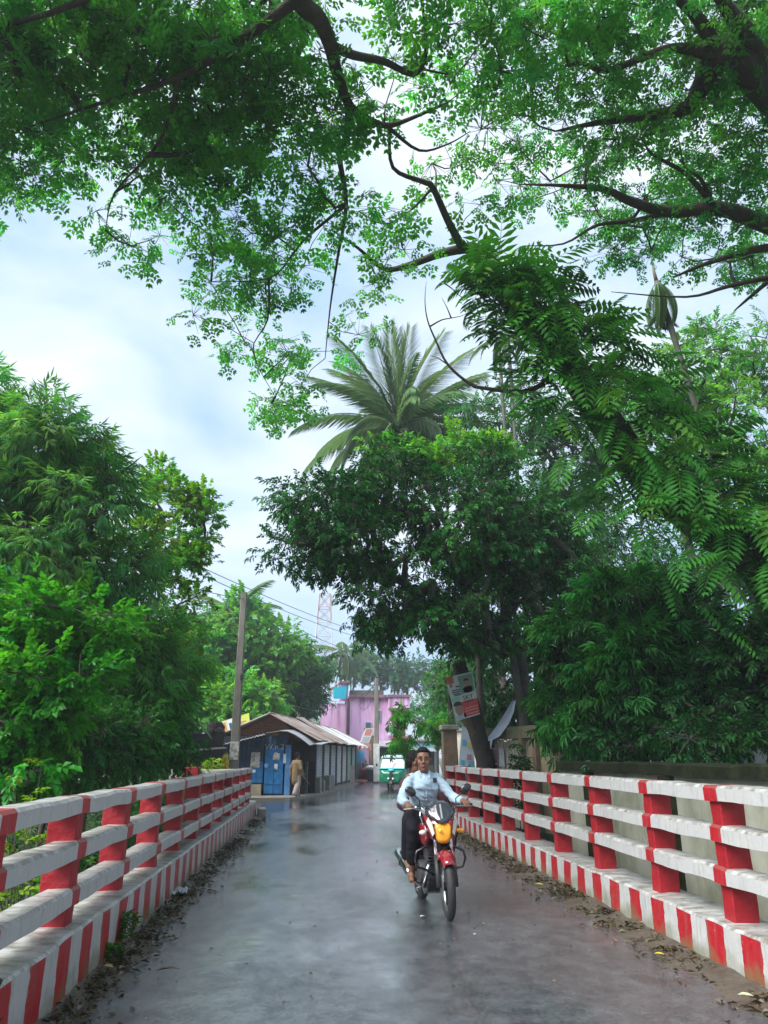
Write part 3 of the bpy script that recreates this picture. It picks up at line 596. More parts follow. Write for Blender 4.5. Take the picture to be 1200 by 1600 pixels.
# gas cylinders, red mat, crate
for k, (px, py, Y, hh, lab) in enumerate(((568, 1217, 53.5, .75, 'red gas cylinder standing lowest beside the crate'), (570, 1206, 54.5, 1.3, 'tall grey gas cylinder with a red top by the stall'))):
    q = onz(px, 1220 - k * 1, .05); gx, gy = ony(px, 1182, Y)[0], Y
    gc = thing('gas_cylinder', lab, 'gas cylinder', (gx, gy, .04)); cm = mat('cylinder_red', (.5, .02, .02), .4) if k == 0 else mat('cylinder_grey', (.25, .26, .25), .5)
    MB().tube([(0, 0, 0), (0, 0, .05), (0, 0, hh * .8), (0, 0, hh * .92), (0, 0, hh)], [.17, .2, .2, .14, .06], 14).build('body', cm, gc, smooth=True, world=False)
    MB().ring((0, 0, hh + .06), .09, .015, (0, 0, 1), 14, 6).build('collar', mat('cylinder_red', (.5, .02, .02)), gc, world=False)
    MB().tube([(0, 0, hh), (0, 0, hh + .1)], .02, 6).build('valve', mat('brass', (.4, .3, .1), .3, metal=1), gc, world=False)
    if k: MB().tube([(0, 0, hh * .72), (0, 0, hh * .93), (0, 0, hh * 1.005)], [.205, .15, .07], 14).build('red_top', mat('cylinder_red', (.5, .02, .02)), gc, smooth=True, world=False)
q = ony(555, 1182, 49); o = MB().box((q[0] + .15, 49, .1), (1.0, 2.6, .05), RZ(-.17)).build('red_mat', mat('mat_red', (.5, .06, .05), .6)); tag(o, 'red plastic mat lying on the footpath by the stall', 'mat')
q = ony(580, 1182, 53); cr_ = thing('crate', 'black crate with a white sack on top near the far pole', 'crate', (q[0], 53, .0))
MB().box((0, 0, .35), (.75, .6, .7), taper=(1.08, 1.08)).build('box', mat('crate_black', (.03, .03, .035), .5), cr_, world=False, bevel=.02)
o = MB().ell((0, 0, .8), (.42, .34, .16), nu=12, nv=8).build('sack', mat('sack_white', (.6, .58, .55), .8), cr_, smooth=True, world=False); jit(o, .08, 4)
o = MB().box((ony(551, 1182, 47)[0], 47, .55), (.28, .06, 1.0)).build('leaning_notice', mat('notice_pink', (.6, .35, .34), .7, (.55, .5, .48), 5)); tag(o, 'small pink notice board leaning by the green shutter', 'notice board')

# right side street shops ---------------------------------------------------------
def street_shop(label, x, y, wd, dp, h, rz, wall, awn, fascia):
    r = thing('street_shop', label, 'shop', (x, y, -.05), rz)
    MB().box((0, dp / 2, h / 2), (wd, dp, h)).build('wall', wall, r, world=False)
    MB().box((0, dp / 2 - .1, h + .06), (wd + .3, dp + .5, .14)).build('roof_slab', CONC, r, world=False)
    for i in range(2):
        xx = -wd / 4 + i * wd / 2; f = MB().box((xx, -.01, 1.1), (wd / 2 - .5, .06, 2.1)).build('opening_shade_panel', DARK, r, world=False)  # dark panel on the wall, coloured as the shade of an open front
        MB().box((xx, -.1, .45), (wd / 2 - .7, .3, .8)).build('counter', WOOD, f, world=False)
    MB().box((0, -.06, 2.55), (wd - .3, .08, .5)).build('fascia', fascia, r, world=False)
    o = corrugated((-wd / 2, -1.4, 2.05), (wd / 2, -1.4, 2.05), (wd / 2, 0, 2.4), (-wd / 2, 0, 2.4), 16).build('awning', awn, r, world=False)
    for s_ in (-1, 1): MB().tube([(s_ * (wd / 2 - .1), -1.3, 0), (s_ * (wd / 2 - .1), -1.3, 2.05)], .04, 6).build('post', DWOOD, r, world=False)
cream = mat('cream_wall', (.55, .5, .40), .8, (.4, .35, .27), 2)
street_shop('cream shop with yellow awning right of the road behind the sapling', 9.4, 52, 5, 4, 3.2, R(-100), cream, mat('yellow_awning', (.65, .40, .03), .5), mat('fascia_blue', (.2, .3, .45), .6))
street_shop('white shop with pale tin awning farther up the right side', 11.2, 61, 6, 4, 3.4, R(-100), mat('white_wall', (.68, .68, .66), .8, (.5, .5, .48), 2), PALE, mat('fascia_white', (.6, .62, .62), .6))
street_shop('low shop closing the street end behind the autorickshaw', 8.6, 72, 5, 4, 3.0, R(0), mat('grey_wall', (.4, .4, .4), .8, (.3, .3, .28), 2), ZINC, mat('fascia_teal', (.12, .35, .38), .6))
# ------------------------------------------------------------------ lattice mast
mt = thing('mobile_mast', 'red and white steel lattice phone mast rising behind the trees', 'mast', (0.6, 140, 0))
MR, MWh = mat('mast_red', (.36, .24, .24), .6), mat('mast_white', (.5, .5, .52), .6)
mh, w0, w1 = 31., 2.9, 1.0
def mc(i, z): t = z / mh; w_ = w0 + (w1 - w0) * t; return Vector((0.6 + w_ * (-1, 1, 1, -1)[i], 140 + w_ * (-1, -1, 1, 1)[i], z))
for i in range(4):
    for k in range(6):
        MB().tube([mc(i, mh * k / 6), mc(i, mh * (k + 1) / 6)], .12, 5).build('leg', MR if k % 2 else MWh, mt)
for k in range(12):
    m = MB(); z, z2 = mh * k / 12, mh * (k + 1) / 12
    for i in range(4):
        j = (i + 1) % 4; m.tube([mc(i, z), mc(j, z2)], .08, 4); m.tube([mc(j, z), mc(i, z2)], .08, 4); m.tube([mc(i, z2), mc(j, z2)], .08, 4)
    m.build('bracing', MR if (k // 2) % 2 else MWh, mt)
for i in range(3):
    a = i * 2.1; MB().box((0.6 + 1.3 * math.cos(a), 140 + 1.3 * math.sin(a), mh - 1), (.35, .35, 2.2)).build('antenna', MWh, mt)
# ------------------------------------------------------------------ compound wall and wooden fence on the right
WPL = mat('stained_plaster', (.36, .36, .29), .8, (.14, .15, .09), 1.1, .3, 20, stretch=(1, 1, .6), lo=.42, hi=.72)
cw = thing('compound_wall', 'pale stained compound wall with dark mossy coping behind the right railing', 'wall', (5.0, 9, -1.7))
m = MB(); m.box((5.06, 5.2, -.25), (.12, 21, 3.1)); o = m.build('wall', WPL, cw)
o = bar([(5.06, y, 1.38) for y in np.linspace(-5.4, 15.8, 60)], .30, .17, .03).build('coping', mat('mossy_coping', (.010, .013, .007), .95, (.026, .03, .015), 5, .5, 20, spec=.1), cw); jit(o, .025, 3)
for y in (1.2, 4.4, 7.6, 10.8, 14.0): MB().box((4.99, y, -.25), (.2, .3, 3.06)).build('pier', MATS['mossy_coping'], cw)
wf = thing('wooden_fence', 'old wooden board fence with posts behind the right railing', 'fence', (5.2, 18, 0))
WB = [mat('board_tan', (.34, .27, .17), .8, (.16, .13, .08), 3, .4, 30, stretch=(8, 8, .8)), mat('board_grey', (.26, .23, .17), .8, (.13, .12, .08), 3, .4, 30, stretch=(8, 8, .8)), mat('board_pale', (.48, .44, .36), .8, (.25, .22, .17), 3, .3, 30, stretch=(8, 8, .8))]
fa, fbp = Vector((4.62, 20.3, 0)), Vector((5.55, 16.6, 0)); fl = (fbp - fa).length; fang = math.atan2(fbp.y - fa.y, fbp.x - fa.x)
k = 22
for i in range(k):
    c_ = fa.lerp(fbp, (i + .5) / k); h = 2.05 + random.uniform(-.06, .05)
    if i in (9, 10): h = 2.0
    o = MB().box((c_.x + random.uniform(-.012, .012), c_.y, h / 2 - .1), (fl / k - .012, .025, h), RZ(fang) @ RY(random.uniform(-.01, .01))).build('board', WB[2] if i < 9 else WB[[0, 1, 0][i % 3]], wf)
for t in (0, .45, .62, 1.0):
    c_ = fa.lerp(fbp, t); MB().box((c_.x - .05, c_.y - .04, 1.05), (.16, .14, 2.3), RZ(fang)).build('post', WOOD, wf, bevel=.01)
o = MB().box((fa.lerp(fbp, .5)) + Vector((-.05, -.03, 2.12)), (fl + .1, .12, .28), RZ(fang)).build('top_rail', mat('mossy_beam', (.16, .15, .09), .85, (.09, .1, .05), 4, .5, 20), wf); jit(o, .015, 3)
def on_fence(px, py): # point on the fence plane
    r = _ray(px, py); n_ = np.array([-(fbp - fa).y, (fbp - fa).x, 0]); t = (np.array(fa) - _C) @ n_ / (r @ n_); p = _C + r * t; return Vector(p)
nf = Vector((-abs(fbp.y - fa.y), -(fbp.x - fa.x), 0)).normalized()
def fpanel(name, pxs, mats_, lab, bands=None):
    c4 = [on_fence(*q) + nf * .05 for q in pxs]; o = MB().prism(c4, nf * .008).build(name, mats_); tag(o, lab, 'poster'); return c4, o
c4, po = fpanel('poster', [(765, 1197), (781, 1198), (780, 1168), (766, 1168)], mat('poster_pinkish', (.45, .28, .28), .7), 'pink grid poster stuck on the pale boards')
F4 = lambda u, v: c4[0].lerp(c4[1], u).lerp(c4[3].lerp(c4[2], u), v)
for r_ in range(3):
    for c_ in range(4): panel(po, .06 + c_ * .235, .24 + c_ * .235, .40 + r_ * .17, .53 + r_ * .17, .012, mat('poster_cell', (.2, .12, .14), .7, (.4, .25, .22), 30), 'portrait_cell', F4, nf)
panel(po, .03, .97, .24, .33, .012, mat('poster_red', (.55, .12, .12), .7), 'band', F4, nf); panel(po, .03, .97, .1, .2, .012, WPAPER, 'band', F4, nf); panel(po, .03, .97, .02, .09, .012, mat('poster_blue', (.08, .1, .35), .7), 'band', F4, nf)
fpanel('poster', [(783, 1197), (792, 1198), (790, 1170), (782, 1169)], mat('poster_greyblue', (.32, .32, .36), .7, (.5, .5, .52), 12), 'narrow torn grey poster right of the pink grid poster')
# hanging printed cloth and tin farther along
hb = thing('hoarding_sheet', 'pale blue and white printed sheet behind the leaning trunk', 'sheet', ony(725, 1195, 21.5))
H4 = [Vector(ony(*q, 21.5)) for q in ((716, 1200), (742, 1200), (739, 1140), (722, 1135))]; HF = lambda u, v: H4[0].lerp(H4[1], u).lerp(H4[3].lerp(H4[2], u), v)
panel(hb, 0, 1, 0, 1, 0, mat('sheet_white', (.55, .62, .68), .6, (.42, .5, .58), 4), 'cloth', HF)
for u, v, s, c_ in ((.1, .55, .3, (.12, .42, .6)), (.55, .5, .3, (.55, .5, .12)), (.5, .2, .3, (.45, .2, .25)), (.1, .05, .25, (.1, .4, .55)), (.6, .03, .3, (.1, .42, .5))): panel(hb, u, u + s, v, v + .14, .012, mat('ink%d' % int(c_[0] * 1000 + c_[1] * 100), c_, .7), 'print_patch', HF)
bk = thing('tin_bucket', 'grey tin drum standing behind the far end of the right railing', 'bucket', (*ony(723, 1198, 21.0)[:2], .9))
MB().tube([(0, 0, 0), (0, 0, .42)], [.2, .22], 16).build('body', ZINC, bk, world=False); [MB().ring((0, 0, z), .215, .014, (0, 0, 1), 20, 6).build('rim', ZINC, bk, world=False) for z in (.14, .41)]
q = ony(723, 1200, 21.0); o = MB().box((q[0], 21.05, .42), (.9, .5, .95)).build('tree_box', WOOD, bevel=.02); tag(o, 'old wooden box carrying the tin drum', 'box')
# brick gate pillar
gp = thing('gate_pillar', 'crumbling brick and plaster pillar near the far end of the right railing', 'pillar', (*ony(703, 1195, 22.5)[:2], 0))
o = MB().box((0, 0, 1.1), (.42, .4, 2.4)).build('shaft', mat('pillar_plaster', (.20, .13, .09), .85, (.12, .09, .06), 4, .6, 15), gp, bevel=.02, world=False); jit(o, .03, 3)
MB().box((0, 0, 2.36), (.52, .5, .14)).build('cap', CONC, gp, world=False, bevel=.02)
# leaning trunk with poster, white sheet
lt = thing('leaning_tree', 'dark leaning bare tree carrying the portrait poster', 'tree', (*ony(758, 1200, 20)[:2], -.1))
T0, T1, T2, T3 = (Vector(ony(*q, 20)) for q in ((762, 1330), (758, 1190), (737, 1110), (716, 1035)))
o = MB().tube([(T0.x, T0.y, -.2), T1, T1.lerp(T2, .5), T2, T3], [.26, .24, .23, .24, .18], 10).build('trunk', mat('dark_bark', (.035, .03, .025), .9, (.06, .05, .04), 5, .8, 18), lt, smooth=True); jit(o, .04, 3)
q0, q1 = Vector(ony(727, 1120, 19.9)), Vector(ony(752, 1196, 19.9)); 
o = MB().tube([Vector(ony(742, 1150, 19.9)), Vector(ony(724, 1117, 19.8))], [.10, .13], 7).build('cut_branch', mat('dry_wood', (.17, .12, .08), .85, (.09, .07, .05), 6, .4, 25), lt)
ps = thing('poster_board', 'tilted green, white and red portrait poster nailed to the leaning trunk', 'poster', ony(724, 1088, 19.6))
Q4 = [Vector(ony(*q, 19.62)) for q in ((713, 1127), (750, 1116), (738, 1049), (696, 1059))]; QF = lambda u, v: Q4[0].lerp(Q4[1], u).lerp(Q4[3].lerp(Q4[2], u), v)
PM = lambda n_, c_: mat('print_' + n_, c_, .6)
panel(ps, 0, 1, 0, 1, 0, mat('print_paper', (.40, .48, .44), .6, (.5, .54, .52), 3), 'sheet', QF)
panel(ps, .36, 1, .03, .38, .008, mat('print_red', (.48, .03, .04), .6, (.55, .10, .09), 5), 'red_field', QF); panel(ps, 0, .26, .84, 1, .008, PM('orange', (.42, .10, .05)), 'corner_patch', QF)
panel(ps, .42, .96, .55, .96, .008, PM('green', (.16, .26, .19)), 'green_field', QF); panel(ps, .02, .34, .42, .52, .008, PM('pale_green', (.25, .45, .35)), 'patch', QF)
def disc(root, u, v, ru, rv, d, m_, name, n_=14, f=QF, a0=0, a1=2 * math.pi):
    P = [f(u + ru * math.cos(a0 + (a1 - a0) * i / n_), v + rv * math.sin(a0 + (a1 - a0) * i / n_)) + Vector((0, -d, 0)) for i in range(n_)]; MB().prism(P, Vector((0, -.003, 0))).build(name, m_, root)
SK, HR = PM('skin', (.30, .17, .13)), PM('hair', (.03, .025, .03))
disc(ps, .70, .77, .10, .085, .012, SK, 'portrait_face'); disc(ps, .70, .82, .105, .06, .015, HR, 'portrait_hair', a0=0, a1=math.pi); disc(ps, .71, .62, .19, .09, .011, PM('shirt', (.38, .42, .4)), 'portrait_shoulders')
disc(ps, .22, .24, .16, .15, .012, SK, 'portrait_face'); disc(ps, .20, .33, .17, .085, .015, HR, 'portrait_hair', a0=-.2, a1=math.pi + .3); disc(ps, .24, .07, .22, .07, .011, PM('collar', (.35, .4, .5)), 'portrait_shoulders')
disc(ps, .12, .80, .06, .06, .012, SK, 'portrait_face'); disc(ps, .36, .80, .08, .07, .012, PM('white', (.45, .5, .46)), 'portrait_face'); disc(ps, .36, .76, .09, .035, .015, HR, 'portrait_collar', a0=math.pi, a1=2 * math.pi)
for i, (u0, u1, v) in enumerate(((.10, .42, .66), (.10, .42, .615), (.13, .38, .575), (.15, .42, .54))): panel(ps, u0, u1, v, v + .022, .012, HR, 'print_line', QF)
ex = (Q4[1] - Q4[0]).normalized(); tl = math.atan2(ex.z, ex.x)
text_obj('lettering', 'SKY', .17, QF(.66, .40) + Vector((0, -.02, 0)), (R(90), -tl, 0), PM('darkred', (.16, .02, .03)), ps)
for u0, u1, v in ((.48, .84, .345), (.45, .95, .2), (.45, .95, .14), (.5, .95, .07)): panel(ps, u0, u1, v, v + .025, .014, PM('lightred', (.55, .25, .2)) if v < .3 else HR, 'print_line', QF)
# sagging white banner seen from behind
G0 = [(763, 1151), (772, 1140), (784, 1122), (795, 1104), (803, 1090)]; G1 = [(768, 1157), (781, 1150), (795, 1131), (803, 1112), (806, 1094)]
m = MB(); a_ = [Vector(ony(*q, 19.4 + .12 * math.sin(i * 2))) for i, q in enumerate(G0)]; b_ = [Vector(ony(*q, 19.2)) for q in G1]; k = len(a_); mid_ = [(a_[i] + b_[i]) / 2 + Vector((.0, .22, -.05)) for i in range(k)]
rows = a_ + mid_ + b_; th = Vector((0, .008, 0))
m.add(rows + [p + th for p in rows], [(r_ * k + i, r_ * k + i + 1, (r_ + 1) * k + i + 1, (r_ + 1) * k + i) for r_ in range(2) for i in range(k - 1)] + [(3 * k + r_ * k + i, 3 * k + (r_ + 1) * k + i, 3 * k + (r_ + 1) * k + i + 1, 3 * k + r_ * k + i + 1) for r_ in range(2) for i in range(k - 1)])
m.tube([b_[0], Vector(ony(767, 1166, 19.3)), Vector(ony(767, 1170, 19.3))], [.03, .02, .01], 5)
tag(m.build('white_banner', mat('banner_white', (.62, .66, .74), .6, (.5, .54, .62), 2), smooth=True), 'crumpled white banner sagging beside the leaning trunk', 'banner')
# pale house far right behind the bushes
ph = thing('pale_house', 'pale wall of a house glimpsed behind the bushes at the right edge', 'building', (17, 20, 0))
MB().box((17, 22, 1.6), (6, 8, 3.4)).build('wall', mat('pale_house_wall', (.55, .55, .56), .8, (.4, .4, .4), 1.5), ph); MB().box((17, 22, 3.4), (6.6, 8.6, .2)).build('roof_slab', CONC, ph)
for y_ in (19.5, 22, 24.5):
    wn = MB().box((13.97, y_, 1.7), (.1, 1.1, 1.2)).build('window', mat('window_frame_pale', (.5, .56, .6)), ph); MB().box((13.9, y_, 1.7), (.06, .95, 1.05)).build('pane', mat('glass_dark', (.12, .16, .2)), wn)
# ------------------------------------------------------------------ people helpers
def solid(name, prims, voxel, m_, parent, smooth_it=4, world=False):
    """one continuous surface grown from overlapping tapered limbs"""
    mb = MB()
    for p in prims:
        if p[0] == 'c': mb.caps(p[1], p[2], p[3], p[4], 12)
        else: mb.ell(p[1], p[2], p[3] if len(p) > 3 else None, 16, 12)
    o = mb.build(name + '_src', m_)
    r = o.modifiers.new('r', 'REMESH'); r.mode = 'VOXEL'; r.voxel_size = voxel
    s = o.modifiers.new('s', 'SMOOTH'); s.iterations = smooth_it; s.factor = .5
    me = bpy.data.meshes.new_from_object(o.evaluated_get(bpy.context.evaluated_depsgraph_get())); bpy.data.objects.remove(o)
    me.name = name; me.materials.clear(); me.materials.append(m_); me.polygons.foreach_set('use_smooth', [True] * len(me.polygons))
    ob = bpy.data.objects.new(name, me); COL.objects.link(ob); ob.parent = parent; return ob
def chain(pts, rs): return [('c', pts[i], pts[i + 1], rs[i], rs[i + 1]) for i in range(len(pts) - 1)]
SKIN = mat('brown_skin', (.15, .068, .040), .5, (.19, .09, .055), 25, .1, 120, spec=.4); HAIR = mat('black_hair', (.006, .005, .005), .7, (.014, .012, .011), 90, .4, 160, spec=.15)
def head_prims(c, M):
    f = lambda x, y, z: Vector(c) + M @ Vector((x, y, z))
    P = [('e', f(0, .012, .035), (.080, .096, .096), M), ('e', f(0, -.022, -.045), (.064, .068, .072), M), ('e', f(0, -.052, -.092), (.036, .032, .026), M),
         ('c', f(0, -.082, .035), f(0, -.108, -.012), .009, .015), ('e', f(.014, -.094, -.016), (.012, .012, .010), M), ('e', f(-.014, -.094, -.016), (.012, .012, .010), M),
         ('e', f(.033, -.068, .046), (.030, .017, .011), M), ('e', f(-.033, -.068, .046), (.030, .017, .011), M), ('e', f(.044, -.046, -.020), (.026, .030, .034), M), ('e', f(-.044, -.046, -.020), (.026, .030, .034), M),
         ('e', f(0, -.083, -.054), (.024, .012, .013), M), ('e', f(.085, .012, .002), (.010, .020, .032), M), ('e', f(-.085, .012, .002), (.010, .020, .032), M)]
    return P, f
def face_parts(body, c, M, f, beard=False):
    W, D = mat('eye_white', (.14, .12, .11), .3), mat('eye_dark', (.012, .008, .006), .15)
    for s in (-1, 1):
        e = MB().ell(f(s * .033, -.0805, .022), (.011, .006, .0038), M, 10, 8).build('eye', W, body, smooth=True, world=False)
        MB().ell(f(s * .033, -.0865, .022), (.0058, .004, .0058), M, 8, 6).build('iris', D, e, smooth=True, world=False)
        MB().tube([f(s * .014, -.0935, .047), f(s * .034, -.0945, .053), f(s * .054, -.081, .046)], [.0035, .0045, .002], 6).build('eyebrow', HAIR, body, smooth=True, world=False)
    MB().tube([f(-.025, -.0895, -.056), f(0, -.0965, -.0535), f(.025, -.0895, -.056)], [.003, .0065, .003], 6).build('lips', mat('lips', (.17, .065, .05), .45), body, smooth=True, world=False)
    if beard: MB().tube([f(-.030, -.085, -.046), f(-.012, -.0975, -.0375), f(.012, -.0975, -.0375), f(.030, -.085, -.046)], [.002, .0045, .0045, .002], 6).build('moustache', HAIR, body, smooth=True, world=False)
def hair_part(body, c, M, f):
    P = [('e', f(0, .036, .066), (.087, .094, .082), M), ('e', f(0, .064, .012), (.072, .060, .075), M), ('e', f(0, -.028, .112), (.058, .042, .030), M), ('e', f(.072, .020, .045), (.018, .034, .045), M), ('e', f(-.072, .020, .045), (.018, .034, .045), M)]
    h = solid('hair', P, .008, HAIR, body, 2); jit(h, .006, 45); return h
def grip_hand(g, s):
    """hand closed on a bar that runs along x through g; s=+1 thumb towards +x (inner side)"""
    gx, gy, gz = g; P = [('e', (gx, gy + .028, gz + .022), (.042, .036, .024))]
    for i, (dx, ln) in enumerate(((.032, .95), (.011, 1.08), (-.011, 1.0), (-.031, .8))):
        x = gx + s * dx
        P += chain([(x, gy + .012, gz + .034), (x, gy - .030 * ln, gz + .026), (x, gy - .037 * ln, gz - .012), (x, gy - .012, gz - .030 * ln)], [.0105, .0100, .0092, .008])
    P += chain([(gx + s * .030, gy + .035, gz + .008), (gx + s * .052, gy + .014, gz - .008), (gx + s * .056, gy - .016, gz - .016)], [.0135, .0115, .009])
    return P
# ------------------------------------------------------------------ motorcycle
BLK = mat('gloss_black', (.012, .012, .013), .25, coat=.3); MBLK = mat('matt_black', (.018, .018, .019), .55); RUB = mat('tyre_rubber', (.02, .02, .021), .7, bump=.3, bscale=60)
MRED = mat('candy_red', (.20, .006, .014), .22, coat=1); CHR = mat('chrome', (.62, .63, .65), .15, metal=1); ALU = mat('alloy', (.35, .36, .38), .35, metal=.9); ENG = mat('engine_cast', (.10, .10, .105), .45, metal=.6)
ORG = mat('amber_lens', (.75, .30, .02), .2); YEL = mat('yellow_cover', (.78, .34, .012), .38, (.66, .25, .01), 30)
mc_ = thing('motorcycle', 'red and black motorcycle with yellow headlamp cover ridden towards the viewer', 'motorcycle', (1.30, 8.85, -.005), R(4.5))
STEER = Matrix.Rotation(R(-6), 3, Vector((0, .40, .9)).normalized()); HP = Vector((0, -.37, .92))
def st_(p): return STEER @ (Vector(p) - HP) + HP
FA, RA = Vector((0, -.63, .30)), Vector((0, .63, .30))
def wheel(c, r_t, fn, front):
    wr = MB().ring(c, .258, r_t, (1, 0, 0), 44, 10, squash=.92).build('front_tyre' if front else 'rear_tyre', RUB, mc_, smooth=True, world=False, xf=fn)
    MB().ring(c, .215, .017, (1, 0, 0), 40, 8, squash=1.6).build('rim', ALU, wr, smooth=True, world=False, xf=fn)
    h = MB(); h.tube([c + Vector((-.05, 0, 0)), c + Vector((.05, 0, 0))], .035, 12)
    for k in range(6):
        a = 2 * math.pi * k / 6; d = Vector((0, math.cos(a), math.sin(a))); h.box(c + d * .125, (.026, .034, .2), RX(a - math.pi / 2))
    h.build('hub_and_spokes', MBLK, wr, world=False, xf=fn)
    d = MB(); d.tube([c + Vector((-.062, 0, 0)), c + Vector((-.056, 0, 0))], .115 if front else .09, 24); d.build('brake_disc', ALU, wr, world=False, xf=fn)
wheel(FA, .046, st_, True); wheel(RA, .055, lambda p: p, False)
for s in (-1, 1):
    fk = MB().tube([FA + Vector((s * .085, 0, .0)), FA + Vector((s * .085, .055, .14)), FA + Vector((s * .085, .115, .28))], [.03, .03, .027], 10).build('fork_slider', MBLK, mc_, smooth=True, world=False, xf=st_)
    MB().tube([FA + Vector((s * .085, .11, .27)), FA + Vector((s * .085, .26, .66))], .019, 10).build('fork_tube', CHR, mc_, smooth=True, world=False, xf=st_)
MB().box((0, -.38, .86), (.22, .07, .04)).build('fork_clamp', BLK, mc_, world=False, xf=st_)
# front mudguard
m = MB(); rings = []
for k in range(13):
    a = R(44 + k * 8.2) ; rr = .325; c_ = FA + Vector((0, -rr * math.cos(a), rr * math.sin(a))); n_ = Vector((0, -math.cos(a), math.sin(a))); wd = .060 + .018 * math.sin(math.pi * k / 12)
    rings.append([c_ + Vector((x * wd, 0, 0)) + n_ * (.022 * (1 - x * x) - .035 * (abs(x) > .95)) for x in (-1, -.97, -.6, 0, .6, .97, 1)])
m.loft(rings, cap=False, closed=False); o = m.build('front_mudguard', MRED, mc_, smooth=True, world=False, xf=st_); sd = o.modifiers.new('t', 'SOLIDIFY'); sd.thickness = .006
for s in (-1, 1): MB().box(FA + Vector((s * .078, .05, .27)), (.02, .14, .07), RX(-.35)).build('mudguard_stay', MRED, mc_, bevel=.008, world=False, xf=st_)
# headlamp fairing
def sec(y, z0, z1, w0, w1, n=14):
    P = []
    for i in range(n):
        a = 2 * math.pi * i / n; sx, sz = math.cos(a), math.sin(a); sx = math.copysign(abs(sx) ** .7, sx); sz = math.copysign(abs(sz) ** .7, sz)
        t = (sz + 1) / 2; P.append((sx * (w0 + (w1 - w0) * t), y + .05 * t, (z0 + z1) / 2 + sz * (z1 - z0) / 2))
    return P
m = MB(); m.loft([sec(-.55, .70, .92, .07, .135), sec(-.50, .68, .95, .085, .155), sec(-.42, .70, .97, .10, .175), sec(-.34, .76, .95, .09, .15)])
fair = m.build('headlamp_cowl', MRED, mc_, smooth=True, world=False, xf=st_)
hl = MB(); hl.loft([sec(-.585, .735, .855, .045, .07), sec(-.572, .705, .885, .068, .098), sec(-.545, .695, .90, .075, .108), sec(-.50, .70, .9, .07, .1)])
hl = hl.build('headlamp_cover', YEL, mc_, smooth=True, world=False, xf=st_)
MB().ell((-.035, -.582, .825), (.022, .012, .022), None, 10, 8).build('bulb', mat('warm_lens', (.85, .5, .06), .1), hl, smooth=True, world=False, xf=st_)
for s in (-1, 1):  # silver brow flashes each side of the lamp
    MB().prism([(s * .115, -.555, .90), (s * .15, -.52, .955), (s * .165, -.50, .90), (s * .115, -.545, .77), (s * .095, -.56, .80)], (0, -.012, 0)).build('side_light', mat('silver_lens', (.55, .57, .5), .15), mc_, world=False, xf=st_)
    MB().loft([[(s * .165, -.47, .98), (s * .185, -.44, .98), (s * .19, -.40, .93)], [(s * .14, -.53, .86), (s * .16, -.50, .86), (s * .17, -.46, .84)], [(s * .10, -.54, .74), (s * .12, -.51, .74), (s * .13, -.47, .73)]]).build('cowl_fin', MRED, mc_, smooth=True, world=False, xf=st_)
# windscreen visor
rows = []
for k in range(7):
    t = k / 6; rows.append([(x * (.05 + .115 * math.sin(math.pi * min(1, t * .8 + .05)) ** .8), -.555 + .16 * t + .07 * x * x, .895 + .21 * t - .02 * x * x * t) for x in np.linspace(-1, 1, 9)])
m = MB(); m.loft(rows, cap=False, closed=False); o = m.build('visor', mat('smoked_visor', (.03, .033, .04), .12, coat=.5), mc_, smooth=True, world=False, xf=st_); sd = o.modifiers.new('t', 'SOLIDIFY'); sd.thickness = .006
MB().box((.0, -.475, 1.0), (.016, .012, .17), RX(-.65)).build('visor_rib', mat('grey_rib', (.25, .26, .28), .4), mc_, world=False, xf=st_)
MB().box((0.03, -.37, 1.03), (.17, .09, .07), RX(.5)).build('instrument_cluster', MBLK, mc_, bevel=.02, world=False, xf=st_)
# handlebar, levers, mirrors
GR, GL = Vector((-.335, -.245, 1.035)), Vector((.335, -.275, 1.025))
hb_ = MB().tube([st_((-.37, -.21, 1.035)), st_((-.2, -.27, 1.04)), st_((-.1, -.33, .97)), st_((.1, -.33, .97)), st_((.2, -.27, 1.04)), st_((.37, -.21, 1.035))], .012, 8).build('handlebar', CHR, mc_, smooth=True, world=False)
for s in (-1, 1):
    MB().tube([st_((s * .25, -.248, 1.038)), st_((s * .385, -.205, 1.035))], .018, 10).build('grip', RUB, mc_, world=False)
    MB().tube([st_((s * .2, -.30, 1.035)), st_((s * .3, -.30, 1.03)), st_((s * .38, -.27, 1.025))], .006, 6).build('lever', ALU, mc_, world=False)
    MB().box(st_((s * .215, -.265, 1.04)), (.05, .05, .045)).build('switch_pod', MBLK, mc_, bevel=.008, world=False)
    top = Vector((-.275, -.24, 1.185)) if s < 0 else Vector((.31, -.24, 1.215))
    MB().tube([st_((s * .2, -.265, 1.05)), st_((s * .2, -.26, 1.11)), (top + Vector((-s * .05, 0, -.06))), top], .0065, 6).build('mirror_stem', MBLK, mc_, smooth=True, world=False)
    mi = MB().ell(top + Vector((s * .02, 0, .005)), (.068, .024, .046), RY(s * -.55), 16, 10).build('mirror', BLK, mc_, smooth=True, world=False)
    MB().ell(top + Vector((s * .02, .016, .005)), (.058, .010, .037), RY(s * -.55), 14, 8).build('mirror_glass', CHR, mi, smooth=True, world=False)
    MB().ell((s * .20, -.43, .80), (.042, .03, .026), None, 10, 8).build('turn_signal', ORG if s > 0 else mat('clear_lens', (.6, .58, .52), .15), mc_, smooth=True, world=False, xf=st_)
    MB().tube([(s * .1, -.42, .80), (s * .19, -.42, .80)], .010, 6).build('signal_stalk', MBLK, mc_, world=False, xf=st_)
